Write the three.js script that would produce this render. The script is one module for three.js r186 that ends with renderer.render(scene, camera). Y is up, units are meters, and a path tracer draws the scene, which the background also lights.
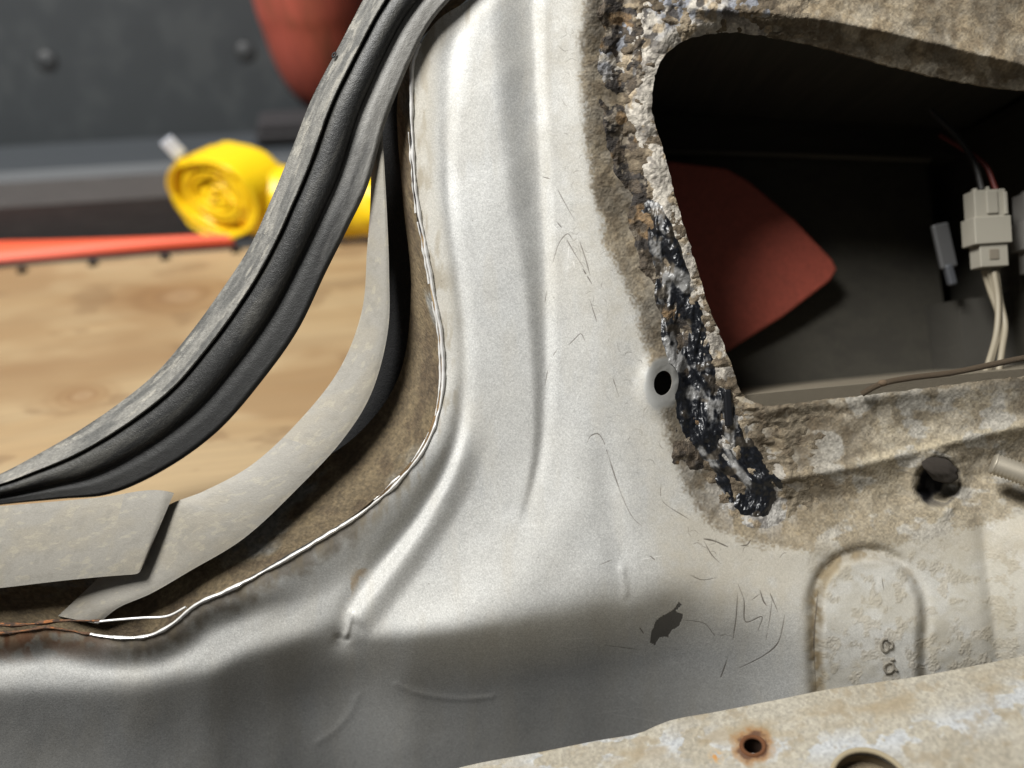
import * as THREE from 'three';
import { mergeGeometries, mergeVertices, toCreasedNormals } from 'three/addons/utils/BufferGeometryUtils.js';
import { RoundedBoxGeometry } from 'three/addons/geometries/RoundedBoxGeometry.js';
import { RectAreaLightUniformsLib } from 'three/addons/lights/RectAreaLightUniformsLib.js';

// ---------------------------------------------------------------- camera, light, exposure
const scene = new THREE.Scene();
const S = 0.00045;                       // metres per photo pixel at the distance of the pillar
const FOV = 48, D = (384 * S) / Math.tan((FOV / 2) * Math.PI / 180), DP = D / S;
const PITCH = 35 * Math.PI / 180, Y0 = 0.75;
const V2W = new THREE.Matrix4().makeRotationX(-PITCH).setPosition(0, Y0, 0);
const W = (v) => v.clone().applyMatrix4(V2W);
const camera = new THREE.PerspectiveCamera(FOV, 1024 / 768, 0.02, 30);
camera.position.copy(W(new THREE.Vector3(0, 0, D)));
camera.lookAt(W(new THREE.Vector3(0, 0, 0)));
camera.focus = D + 0.004; camera.userData.fStop = 2.8;
scene.background = new THREE.Color().setRGB(0.072, 0.072, 0.072);   // the dim even surroundings of the workshop
const renderer = new THREE.WebGLRenderer();
renderer.toneMapping = THREE.LinearToneMapping;
renderer.toneMappingExposure = 1.0;
renderer.shadowMap.enabled = true;
RectAreaLightUniformsLib.init();
const LAMP_DIR = new THREE.Vector3(-0.46, 0.87, 0.07).normalize();     // in world axes, from the pillar to the lamp
const LAMP_DIST = 1.5, LAMP_W = 0.62, LAMP_H = 0.34, LAMP_I = 63;
const LAMP_COLOR = new THREE.Color().setRGB(1.0, 0.99, 0.965);
const lampLight = new THREE.RectAreaLight(LAMP_COLOR, LAMP_I, LAMP_W, LAMP_H);
lampLight.name = 'work_lamp_light';
lampLight.position.copy(LAMP_DIR).multiplyScalar(LAMP_DIST).add(new THREE.Vector3(0, Y0, 0));
lampLight.lookAt(0, Y0, 0);
lampLight.castShadow = true;
scene.add(lampLight);

// ---------------------------------------------------------------- small maths
const { clamp, lerp } = THREE.MathUtils;
const smoothstep = (x, a, b) => { const t = clamp((x - a) / (b - a), 0, 1); return t * t * (3 - 2 * t); };
let seed = 12345;
const rnd = () => { seed = (seed * 1664525 + 1013904223) >>> 0; return seed / 4294967296; };
const LAT = new Float32Array(512 * 512); for (let i = 0; i < LAT.length; i++) LAT[i] = rnd();
function noise(x, y) {
  const xi = Math.floor(x), yi = Math.floor(y), fx = x - xi, fy = y - yi;
  const a = xi & 511, b = (xi + 1) & 511, c = (yi & 511) << 9, d = ((yi + 1) & 511) << 9;
  const sx = fx * fx * (3 - 2 * fx), sy = fy * fy * (3 - 2 * fy);
  const p = LAT[c | a] + (LAT[c | b] - LAT[c | a]) * sx, q = LAT[d | a] + (LAT[d | b] - LAT[d | a]) * sx;
  return p + (q - p) * sy;
}
function fbm(x, y, o = 4) { let s = 0, a = 0.5, t = 0; for (let i = 0; i < o; i++) { s += a * noise(x, y); t += a; a *= 0.5; x = x * 2.03 + 17.3; y = y * 2.03 + 9.1; } return s / t; }
function ridged(x, y, o = 4) { let s = 0, a = 0.5, t = 0; for (let i = 0; i < o; i++) { s += a * (1 - Math.abs(2 * noise(x, y) - 1)); t += a; a *= 0.5; x = x * 2.1 + 5.7; y = y * 2.1 + 31.1; } return s / t; }
const gauss = (d, w) => Math.exp(-(d * d) / (w * w));
const softplus = (t, w) => (t / w > 30 ? t : w * Math.log1p(Math.exp(t / w)));
function table(xs, ys) { return (x) => { if (x <= xs[0]) return ys[0]; for (let i = 1; i < xs.length; i++) if (x <= xs[i]) { const t = (x - xs[i - 1]) / (xs[i] - xs[i - 1]); return lerp(ys[i - 1], ys[i], t * t * (3 - 2 * t)); } return ys[ys.length - 1]; }; }
function soft(t, r = 36) { return (x) => { let s = 0; for (let k = -4; k <= 4; k++) s += t(x + (k / 4) * r) * (5 - Math.abs(k)); return s / 25; }; }
function smooth(pts, step = 9) {                    // Catmull-Rom through the points, evenly sampled
  const c = new THREE.CatmullRomCurve3(pts.map((p) => new THREE.Vector3(p[0], p[1], p[2] ?? 0)), false, 'centripetal');
  return c.getSpacedPoints(Math.max(2, Math.round(c.getLength() / step))).map((v) => [v.x, v.y, v.z]);
}
function resample(pts, n) { return new THREE.CatmullRomCurve3(pts.map((p) => new THREE.Vector3(p[0], p[1], p[2] ?? 0)), false, 'centripetal').getSpacedPoints(n).map((v) => [v.x, v.y, v.z]); }
function distPoly(pts, x, y, out) {                 // distance to an open polyline; out.t = share of its length
  let best = 1e9, bi = 0, bt = 0;
  for (let i = 0; i < pts.length - 1; i++) {
    const ax = pts[i][0], ay = pts[i][1], dx = pts[i + 1][0] - ax, dy = pts[i + 1][1] - ay;
    let t = ((x - ax) * dx + (y - ay) * dy) / (dx * dx + dy * dy); t = t < 0 ? 0 : t > 1 ? 1 : t;
    const ex = x - ax - t * dx, ey = y - ay - t * dy, d = ex * ex + ey * ey;
    if (d < best) { best = d; bi = i; bt = t; }
  }
  if (out) { out.t = (bi + bt) / (pts.length - 1); const a = pts[bi], b = pts[bi + 1]; out.side = (b[0] - a[0]) * (y - a[1]) - (b[1] - a[1]) * (x - a[0]); }
  return Math.sqrt(best);
}
function inPoly(pts, x, y) { let c = false; for (let i = 0, j = pts.length - 1; i < pts.length; j = i++) { const [xi, yi] = pts[i], [xj, yj] = pts[j]; if (yi > y !== yj > y && x < ((xj - xi) * (y - yi)) / (yj - yi) + xi) c = !c; } return c; }
// a scalar field sampled every 2 photo pixels
const GX0 = -130, GY0 = -130, GS = 3, GW = 434, GH = 344;
function field(fn, cubic) {
  const f = new Float32Array(GW * GH);
  for (let j = 0; j < GH; j++) for (let i = 0; i < GW; i++) f[j * GW + i] = fn(GX0 + i * GS, GY0 + j * GS);
  if (cubic) {                                        // quadratic-smooth lookup, so that sheet metal shows no facets
    const w = (t) => [((1 - t) ** 3) / 6, (3 * t ** 3 - 6 * t * t + 4) / 6, (-3 * t ** 3 + 3 * t * t + 3 * t + 1) / 6, (t ** 3) / 6];
    return (x, y) => {
      const a = clamp((x - GX0) / GS, 1, GW - 2.001), b = clamp((y - GY0) / GS, 1, GH - 2.001), i = a | 0, j = b | 0, wx = w(a - i), wy = w(b - j); let s = 0;
      for (let n = 0; n < 4; n++) { const k = (j + n - 1) * GW + i; s += wy[n] * (wx[0] * f[k - 1] + wx[1] * f[k] + wx[2] * f[k + 1] + wx[3] * f[k + 2]); }
      return s;
    };
  }
  return (x, y) => {
    let a = (x - GX0) / GS, b = (y - GY0) / GS; a = clamp(a, 0, GW - 1.001); b = clamp(b, 0, GH - 1.001);
    const i = a | 0, j = b | 0, s = a - i, t = b - j, k = j * GW + i;
    return (f[k] * (1 - s) + f[k + 1] * s) * (1 - t) + (f[k + GW] * (1 - s) + f[k + GW + 1] * s) * t;
  };
}
// a point of the place: the direction of a photo pixel and its depth z (in pixel units) in front of the pillar's plane
const P3 = (px, py, z = 0) => { const k = 1 - z / DP; return new THREE.Vector3((px - 512) * S * k, (384 - py) * S * k, z * S); };
const camPos = camera.position.clone();
function toPlane(px, py, n, d) {                    // where the pixel's direction meets the world plane n.p = d
  const dir = W(P3(px, py, 0)).sub(camPos); const t = (d - n.dot(camPos)) / n.dot(dir);
  return camPos.clone().addScaledVector(dir, t);
}

// ---------------------------------------------------------------- objects
const taken = {}, base = new Map();
function numbered(name) { taken[name] = (taken[name] ?? -1) + 1; return taken[name] ? name + '_' + String(taken[name]).padStart(3, '0') : name; }
function thing(name, label, category, at, { tilted = true, group, kind } = {}) {   // tilted: its shapes are given in the axes of the leaning pillar
  const o = new THREE.Group(); o.name = numbered(name); scene.add(o);
  if (tilted) { o.rotation.x = -PITCH; o.position.copy(W(at)); } else o.position.copy(at);
  o.userData = { label, category }; if (group) o.userData.group = group; if (kind) o.userData.kind = kind;
  base.set(o, at.clone()); return o;
}
function part(name, geo, mat, root, { kind, label, parent } = {}) {
  const b = base.get(root); geo.translate(-b.x, -b.y, -b.z);
  const m = new THREE.Mesh(geo, mat); m.name = name; m.castShadow = m.receiveShadow = true;
  if (kind) m.userData.kind = kind; if (label) m.userData.label = label;
  (parent ?? root).add(m); return m;
}
function rgb8(w, h, fn, srgb = true) {
  const data = new Uint8Array(w * h * 4), c = [0, 0, 0];
  for (let j = 0; j < h; j++) for (let i = 0; i < w; i++) { fn(i, j, c); const k = (j * w + i) * 4; data[k] = clamp(c[0], 0, 255); data[k + 1] = clamp(c[1], 0, 255); data[k + 2] = clamp(c[2], 0, 255); data[k + 3] = 255; }
  return tex(data, w, h, srgb);
}
function tex(data, w, h, srgb) {
  const t = new THREE.DataTexture(data, w, h); t.magFilter = THREE.LinearFilter; t.minFilter = THREE.LinearMipmapLinearFilter; t.generateMipmaps = true;
  t.wrapS = t.wrapT = THREE.RepeatWrapping; if (srgb) t.colorSpace = THREE.SRGBColorSpace; t.needsUpdate = true; return t;
}
const sc = (r, g, b) => new THREE.Color().setRGB(r / 255, g / 255, b / 255, THREE.SRGBColorSpace);
function mat(color, rough = 0.8, more = {}) { return new THREE.MeshStandardMaterial({ color, roughness: rough, side: THREE.DoubleSide, ...more }); }

// a band between two rails (photo pixels + depth), with a profile across it and a back face
function band(A, B, t0, t1, prof, thick, N = 150, M = 14) {
  const a = resample(A, N), b = resample(B, N), pos = [], uv = [], idx = [], L = [0];
  for (let i = 1; i <= N; i++) L.push(L[i - 1] + Math.hypot(a[i][0] - a[i - 1][0] + b[i][0] - b[i - 1][0], a[i][1] - a[i - 1][1] + b[i][1] - b[i - 1][1]) / 2);
  const at = (i, t, dz) => P3(lerp(a[i][0], b[i][0], t), lerp(a[i][1], b[i][1], t), lerp(a[i][2], b[i][2], t) + dz);
  const cols = [], cut = new Set();                  // front, side, back, side; corners doubled so that they stay crisp
  for (let k = 0; k <= M; k++) cols.push([lerp(t0, t1, k / M), 0]);
  cut.add(cols.length - 1); cols.push([t1, 0], [t1, 1]); cut.add(cols.length - 1);
  for (let k = 4; k >= 0; k--) cols.push([lerp(t0, t1, k / 4), 1]);
  cut.add(cols.length - 1); cols.push([t0, 1], [t0, 0]);
  const C = cols.length;
  for (let i = 0; i <= N; i++) {
    const w = Math.hypot(a[i][0] - b[i][0], a[i][1] - b[i][1]);
    cols.forEach(([t, back], k) => { const dz = back ? -thick : prof(t, i / N); const p = at(i, t, dz); pos.push(p.x, p.y, p.z); uv.push(L[i] * S, (t * w + (back ? 40 : 0)) * S); });
  }
  for (let i = 0; i < N; i++) for (let k = 0; k < C - 1; k++) { if (cut.has(k)) continue; const p = i * C + k, q = p + C; idx.push(p, p + 1, q, p + 1, q + 1, q); }
  let g = new THREE.BufferGeometry(); g.setAttribute('position', new THREE.Float32BufferAttribute(pos, 3)); g.setAttribute('uv', new THREE.Float32BufferAttribute(uv, 2)); g.setIndex(idx);
  g.computeVertexNormals(); return g;
}
function tube(pts, r, seg = 60, rad = 10) { return new THREE.TubeGeometry(new THREE.CatmullRomCurve3(pts), seg, r, rad, false); }

// ---------------------------------------------------------------- the rear corner panel: outlines in photo pixels
const EDGE = smooth([[600, -130], [540, -62], [492, -16], [466, 2], [440, 18], [424, 38], [414, 60], [412, 90], [413, 140], [417, 195], [425, 240], [434, 290], [441, 330], [444, 370], [441, 405], [428, 443], [405, 475], [372, 506], [335, 531], [285, 561], [232, 589], [196, 606], [172, 625], [150, 636], [110, 638], [80, 633], [50, 628], [20, 632], [-20, 634], [-140, 632], [-340, 632]]);
const HOLE = smooth([[650, 110], [652, 84], [662, 58], [680, 42], [702, 34], [740, 32], [800, 42], [850, 55], [900, 68], [960, 82], [1024, 91], [1085, 98]]).concat(
  smooth([[1110, 130], [1112, 330], [1085, 366], [1024, 376], [950, 385], [860, 396], [800, 403], [762, 406], [742, 394], [732, 370], [720, 338], [706, 302], [692, 256], [677, 206], [662, 152], [650, 111]]));
const DIRT = smooth([[590, -130], [586, 0], [579, 60], [583, 110], [592, 190], [609, 250], [630, 300], [646, 350], [656, 400], [670, 450], [692, 500], [728, 537], [785, 550], [850, 553], [930, 542], [1000, 522], [1160, 502]]);
const GROOVE = smooth([[500, -40], [466, 8], [452, 50], [448, 120], [449, 200], [460, 290], [464, 350], [463, 400], [453, 450], [427, 500], [396, 542], [366, 582], [348, 610], [340, 640]]);
const CREST = smooth([[473, 395], [470, 425], [456, 472], [431, 517], [402, 560], [376, 594], [352, 624]]);
const CHANNEL = smooth([[533, -130], [533, 0], [535, 60], [542, 200], [546, 300], [545, 400], [541, 450], [532, 490], [524, 516]]);
const LEDGE = smooth([[740, 478], [800, 476], [848, 467], [900, 455], [960, 440], [1012, 428], [1160, 400]]);
const TOPLINE = smooth([[690, 8], [770, 13], [850, 24], [930, 42], [1024, 64], [1160, 90]]);
const FOLD = [[978, 500], [986, 560], [998, 640], [1004, 720]];
const PATCH = [[650, 643], [652, 630], [656, 620], [668, 613], [674, 610], [679, 602], [682, 604], [676, 611], [683, 615], [679, 626], [672, 630], [668, 637], [660, 637], [655, 645]];
const panelPoly = EDGE.concat([[-340, 900], [1180, 900], [1180, -140]]);
const dirtPoly = DIRT.concat([[1160, -140], [590, -140]]);
const o1 = {};
const dEdge = field((x, y) => distPoly(EDGE, x, y) * (inPoly(panelPoly, x, y) ? 1 : -1));
const holeRing = HOLE.concat([HOLE[0]]);
const dHole = field((x, y) => distPoly(holeRing, x, y) * (inPoly(HOLE, x, y) ? -1 : 1));
const dDirt = field((x, y) => distPoly(DIRT, x, y) * (inPoly(dirtPoly, x, y) ? 1 : -1));
const fGroove = field((x, y) => { const d = distPoly(GROOVE, x, y, o1); return Math.min(d, 90) ; });
const tGroove = field((x, y) => { distPoly(GROOVE, x, y, o1); return o1.t; });
const sCrest = field((x, y) => { const d = distPoly(CREST, x, y, o1); return d * (o1.side > 0 ? 1 : -1); });
const tCrest = field((x, y) => { distPoly(CREST, x, y, o1); return o1.t; });
const sLedge = field((x, y) => { const d = distPoly(LEDGE, x, y, o1); return d * (o1.side > 0 ? 1 : -1); });
const sTop = field((x, y) => { const d = distPoly(TOPLINE, x, y, o1); return d * (o1.side > 0 ? 1 : -1); });
const chanX = table(CHANNEL.map((p) => p[1]), CHANNEL.map((p) => p[0]));
const chanDepth = soft(table([-40, 60, 200, 300, 400, 450, 490, 520], [12, 12, 11.5, 9, 6, 5, 3.2, 0]));
const chanWidth = soft(table([-40, 60, 200, 300, 400, 450, 520], [46, 44, 36, 21, 13, 9, 5]));
const grooveDepth = table([0, 0.12, 0.25, 0.4, 0.55, 0.7, 0.85, 1], [3, 3, 2, 2.6, 3.2, 4.5, 5, 3]);
const grooveWidth = table([0, 0.12, 0.3, 0.6, 0.8, 1], [13, 11, 6, 7, 9, 10]);
const shoulderY = soft(table([-140, 60, 130, 200, 260, 310, 345, 400, 450, 500, 560, 620, 700, 800, 900, 1180], [692, 692, 690, 678, 655, 640, 638, 636, 631, 625, 614, 601, 585, 598, 640, 640]), 24);
const shoulderSlope = soft(table([-140, 250, 345, 620, 740, 830, 920, 1180], [0.72, 0.74, 0.76, 0.74, 0.58, 0.3, 0.2, 0.2]));
const shoulderSoft = soft(table([-140, 200, 300, 345, 440, 520, 620, 760, 1180], [7, 7, 7, 3, 4, 7, 12, 15, 24]), 20), undercut = soft(table([-140, 250, 340, 400, 600, 740, 800, 1180], [0.1, 0.15, 0.35, 0.5, 0.45, 0.15, 0, 0]), 30);
const capsule = (x, y, x0, y0, x1, y1, r) => { const dx = x1 - x0, dy = y1 - y0; const t = clamp(((x - x0) * dx + (y - y0) * dy) / (dx * dx + dy * dy), 0, 1); return Math.hypot(x - x0 - t * dx, y - y0 - t * dy) - r; };
const boss = (x, y) => capsule(x, y, 869, 607, 874, 800, 51 + 3 * (noise(x * 0.05, y * 0.05) - 0.5));
const drain = (x, y) => { const a = (x - 663) * 0.985 + (y - 383) * 0.17, b = -(x - 663) * 0.17 + (y - 383) * 0.985; return (Math.hypot(a / 9, b / 12.5) - 1) * 10; };
const torn = (x, y) => { const a = (x - 938) * 0.94 + (y - 484) * 0.34, b = -(x - 938) * 0.34 + (y - 484) * 0.94; return (Math.hypot(a / 21, b / 24) - 1) * 21 + 7 * (fbm(x * 0.11, y * 0.11, 3) - 0.5); };
const SEAL_LINE = smooth([[650, -60], [636, 0], [622, 40], [626, 90], [634, 140], [646, 190], [662, 245], [674, 290], [686, 340], [698, 380], [712, 425], [732, 460], [757, 492]]);
const SPREAD = table([0, 0.12, 0.3, 0.5, 0.7, 0.85, 1], [30, 34, 24, 17, 25, 31, 30]);
const sealD = field((x, y) => { const d = distPoly(SEAL_LINE, x, y, o1); return d / SPREAD(o1.t); });
const sealT = field((x, y) => { distPoly(SEAL_LINE, x, y, o1); return o1.t; });
const dirtEdge = (x, y) => dDirt(x, y) + 14 * (fbm(x * 0.05, y * 0.05, 4) - 0.5) + 7 * (noise(x * 0.5, y * 0.5) - 0.5);

const macro = field((x, y) => {                       // the pressed shape of the sheet
  const vs = shoulderY(x), w = shoulderSoft(x);
  let h = -shoulderSlope(x) * softplus(y - vs, w) - undercut(x) * (softplus(y - vs, w) - softplus(y - vs - 52, 9));
  const de = dEdge(x, y), tg = tGroove(x, y), g = fGroove(x, y);
  h -= grooveDepth(tg) * gauss(g, grooveWidth(tg)) * smoothstep(y, -60, 0) * (tg > 0.995 ? gauss(g, 12) : 1);
  // the flange falls back towards its cut edge
  const turn = smoothstep(y, 360, 470);
  h += lerp(-3.5, 15, turn) * (1 - smoothstep(de, 0, lerp(20, 52, turn)));
  // lower left: hollow between the flange and the rolled shoulder
  const left = 1 - smoothstep(x, 300, 350);
  h -= left * 7 * gauss(de - 26, 13) * smoothstep(y, 590, 625);
  h += left * 2.5 * gauss(y - vs + 6, 15);
  // crest beside the groove, steep towards the face
  const c = sCrest(x, y), tc = tCrest(x, y);
  const cl = -c;                                       // positive to the lower right
  h += (7 * smoothstep(tc, 0.02, 0.4)) * (cl < 0 ? gauss(cl, 8) : 1 - smoothstep(cl, 1, 24)) * (1 - smoothstep(tc, 0.97, 1) * 0.6);
  // long channel on the right of the rib
  const cx = chanX(y), dx = x - cx, cd = chanDepth(y);
  if (y < 525) h -= cd * (dx < 0 ? 1 - smoothstep(-dx, 0, chanWidth(y)) : 1 - 0.42 * smoothstep(dx, -1, 12) - 0.58 * smoothstep(dx, 6, 64));
  // the foot of the pillar flares out towards the shoulder
  h += 0.11 * (softplus(y - 430, 40) - softplus(y - vs + 4, w * 0.8)) * smoothstep(de, 62, 170) * smoothstep(dDirt(x, y), 10, -90) * smoothstep(x, 330, 420);
  // gentle crown of the rib
  h += 2 * gauss(x - 492, 38) * (1 - smoothstep(y, 120, 420));
  // faint vertical crease on the right of the face
  const cr = x - lerp(598, 626, clamp((y - 430) / 170, 0, 1));
  h -= 2.2 * gauss(cr, 14) * smoothstep(y, 410, 470) * (1 - smoothstep(y, 585, 612));
  h += 2.0 * gauss(cr - 1, 2.6) * smoothstep(y, 560, 570) * (1 - smoothstep(y, 592, 600));
  // slight hand-worked unevenness of the sheet
  h += 2.6 * (fbm(x * 0.016 + 3, y * 0.013 + 8, 2) - 0.5) + 0.8 * (fbm(x * 0.045, y * 0.04 + 50, 2) - 0.5);
  // dents
  h -= 9 * gauss(Math.hypot((x - 305) / 1.25, y - 690), 46);
  h += 3.2 * gauss(Math.hypot(x - 352, (y - 640) / 0.8) - 60, 14) * smoothstep(x, 330, 400) * 0;
  h -= 7 * gauss(Math.hypot((x - 338) / 1.5, y - 640), 15);
  return h;
}, true);
const recess = field((x, y) => {                      // the lamp seat round the opening, and the ledges below and above it
  const dd = dDirt(x, y), dh = dHole(x, y);
  let h = 0;
  const wide = 34 + 30 * smoothstep(x, 690, 820) * smoothstep(y, 420, 520);
  h -= 19 * smoothstep(dd, -4, wide);
  const side = 1 - smoothstep(x, 720, 800);
  h -= side * 6 * gauss(dd - 40, 7) * (1 - smoothstep(y, 380, 430));
  h += 4 * gauss(dh - 9, 9) * side;
  const under = smoothstep(y, 380, 410) * smoothstep(x, 735, 790);
  const sl = sLedge(x, y);
  h += under * (5 * gauss(dh - 3, 6) + 5 * gauss(sl, 5) - 3 * (1 - smoothstep(sl, -30, 0)) - 9 * smoothstep(sl, 2, 28) * (1 - smoothstep(sl, 36, 80)));
  const above = 1 - smoothstep(y, 95, 120);
  const st = sTop(x, y);
  h += above * smoothstep(x, 660, 720) * (6 * gauss(st, 6) - 0.75 * Math.max(0, st) + 4);
  const b = boss(x, y);
  h += 3.5 * gauss(b - 1, 8) * smoothstep(900 - x, 0, 50) * (fbm(x * 0.22, y * 0.22, 3) - 0.4);
  h += 7 * (1 - smoothstep(b, -6, 4)) - 4 * gauss(b - 5, 6) * smoothstep(930 - x, 0, 40) - 2 * gauss(b - 5, 5);
  const f = x - lerp(980, 1003, clamp((y - 500) / 200, 0, 1));
  h += (0.45 * Math.max(0, f) - 3 * gauss(f, 8)) * smoothstep(y, 500, 540);
  h += 3.2 * gauss(drain(x, y) - 10, 8) + 3 * gauss(drain(x, y), 9);
  return h;
}, true);
const dirtMask = (x, y) => { const d = dirtEdge(x, y); return smoothstep(d, -3, 5) * (1 - smoothstep(boss(x, y), 8, -8)) ; };
const rough = field((x, y) => {                       // caked dirt
  const m = smoothstep(dDirt(x, y), 2, 24);
  const low = smoothstep(y, 545, 600);
  return m * (1 - 0.7 * low) * (4.2 * (fbm(x * 0.035, y * 0.035, 3) - 0.5) + 2.2 * (ridged(x * 0.05 + 40, y * 0.08, 4) - 0.6));
});
function height(x, y) {
  let h = macro(x, y) + recess(x, y) + rough(x, y);
  const m = smoothstep(dDirt(x, y), -2, 12) * (1 - 0.6 * smoothstep(y, 540, 600));
  h += m * 1.0 * (fbm(x * 0.23, y * 0.23, 3) - 0.5);
  if (x > 780 && y > 530) { const k = smoothstep(x, 790, 840) * smoothstep(y, 535, 560); h += k * (1.6 * (fbm(x * 0.05, y * 0.05 + 20, 3) - 0.5) + 0.7 * smoothstep(fbm(x * 0.09 + 8, y * 0.09, 4), 0.5, 0.66) * (ridged(x * 0.17, y * 0.17, 3) - 0.45)); }
  const t = torn(x, y); h += 5 * gauss(t - 4, 6) - 26 * (1 - smoothstep(t, -9, 1));
  h += 2.6 * gauss(capsule(x, y, 352, 613, 346, 636, 0), 2.6) - 2.2 * gauss(capsule(x, y, 338, 637, 347, 639, 0), 3);
  return h;
}
const fArc = smooth([[396, 684], [412, 691], [432, 696], [460, 699], [492, 697]]), fArc2 = smooth([[318, 742], [335, 730], [350, 713], [358, 695]]);
const BX0 = 300, BX1 = 510, BY0 = 670, BY1 = 760;
function fineHeight(x, y) {
  let h = height(x, y);
  if (x > BX0 && x < BX1 && y > BY0 && y < BY1) h += 0.9 * gauss(distPoly(fArc, x, y), 2.6) + 0.8 * gauss(distPoly(fArc2, x, y), 4);
  return h;
}
const material_d = (x, y) => Math.min(dEdge(x, y), dHole(x, y) + 3.4 * (fbm(x * 0.13, y * 0.13, 3) - 0.5), drain(x, y));

function sheet(x0, y0, x1, y1, step, h, inside, rim, keepQ) {  // a sheet over a rectangle, cut along the outline inside(x, y) = 0
  const nx = Math.round((x1 - x0) / step), ny = Math.round((y1 - y0) / step), id = new Int32Array((nx + 1) * (ny + 1)).fill(-1);
  const dv = new Float32Array((nx + 1) * (ny + 1));
  for (let j = 0; j <= ny; j++) for (let i = 0; i <= nx; i++) dv[j * (nx + 1) + i] = inside(x0 + i * step, y0 + j * step);
  const pos = [], uv = [], q = [], idx = [];
  const put = (k) => {
    if (id[k] >= 0) return id[k];
    let x = x0 + (k % (nx + 1)) * step, y = y0 + Math.floor(k / (nx + 1)) * step;
    for (let n = 0; n < 2; n++) { const d = inside(x, y); if (d < 0) { const e = 0.6; let gx = (inside(x + e, y) - inside(x - e, y)), gy = (inside(x, y + e) - inside(x, y - e)); const l = Math.hypot(gx, gy) || 1; x += (-d * gx) / l; y += (-d * gy) / l; } }
    const p = P3(x, y, h(x, y)); id[k] = pos.length / 3; pos.push(p.x, p.y, p.z); uv.push(...panelUV(p)); q.push(x, y); return id[k];
  };
  for (let j = 0; j < ny; j++) for (let i = 0; i < nx; i++) {
    const a = j * (nx + 1) + i, b = a + 1, c = a + nx + 1, d = c + 1;
    if (dv[a] <= 0 && dv[b] <= 0 && dv[c] <= 0 && dv[d] <= 0) continue;
    const A = put(a), B = put(b), C = put(c), E = put(d); idx.push(A, C, B, B, C, E);
  }
  const g = new THREE.BufferGeometry(); g.setAttribute('position', new THREE.Float32BufferAttribute(pos, 3)); g.setAttribute('uv', new THREE.Float32BufferAttribute(uv, 2)); g.setIndex(idx); g.computeVertexNormals();
  if (keepQ) g.userData.q = q;
  if (!rim) return g;
  const edges = new Map();
  for (let k = 0; k < idx.length; k += 3) for (let e = 0; e < 3; e++) { const a = idx[k + e], b = idx[k + (e + 1) % 3], key = a < b ? a * 4e6 + b : b * 4e6 + a; if (edges.has(key)) edges.set(key, null); else edges.set(key, [a, b]); }
  const rp = [], ru = [];
  for (const e of edges.values()) {
    if (!e) continue; const [a, b] = e, A = pos.slice(a * 3, a * 3 + 3), B = pos.slice(b * 3, b * 3 + 3), t = rim * S;
    rp.push(...A, A[0], A[1], A[2] - t, ...B, ...B, A[0], A[1], A[2] - t, B[0], B[1], B[2] - t);
    const ua = uv.slice(a * 2, a * 2 + 2), ub = uv.slice(b * 2, b * 2 + 2); ru.push(...ua, ...ua, ...ub, ...ub, ...ua, ...ub);
  }
  const r = new THREE.BufferGeometry(); r.setAttribute('position', new THREE.Float32BufferAttribute(rp, 3)); r.setAttribute('uv', new THREE.Float32BufferAttribute(ru, 2)); r.computeVertexNormals();
  return mergeGeometries([g.toNonIndexed(), r]);
}
// metres on the panel -> texture
const TX0 = -70, TX1 = 1100, TY0 = -60, TY1 = 870, TW = 2048, TH = 1628;
const panelUV = (p) => [(p.x / S + 512 - TX0) / (TX1 - TX0), (TY1 - (384 - p.y / S)) / (TY1 - TY0)];

// ---------------------------------------------------------------- the panel's coat: silver paint, dust, caked dirt, chips
const coat = new Uint8Array(TW * TH * 4), orm = new Uint8Array(TW * TH * 4), relief = new Uint8Array(TW * TH * 4);
const mark = new Float32Array(TW * TH);                // dark hair cracks and pale scratches
function stroke(pts, w, v) {
  const s = smooth(pts, 0.4);
  s.forEach(([x, y], n) => {
    const p = P3(x, y, height(x, y)), [u, v2] = panelUV(p), cx = u * TW, cy = v2 * TH, ww = 0.82 * w * (0.45 + 0.9 * noise(n * 0.03 + pts[0][0], pts[0][1])) * (0.3 + 0.7 * Math.min(1, Math.min(n, s.length - 1 - n) / (s.length * 0.2 + 1))), r = Math.ceil(ww + 1);
    if (noise(n * 0.05 + pts[0][1], 3.3) < 0.16) return;
    for (let j = -r; j <= r; j++) for (let i = -r; i <= r; i++) { const a = Math.floor(cx) + i, b = Math.floor(cy) + j; if (a < 0 || b < 0 || a >= TW || b >= TH) continue; const k = clamp(ww + 0.5 - Math.hypot(a + 0.5 - cx, b + 0.5 - cy), 0, 1) * v; const o = b * TW + a; if (Math.abs(k) > Math.abs(mark[o])) mark[o] = k; }
  });
}
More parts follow.
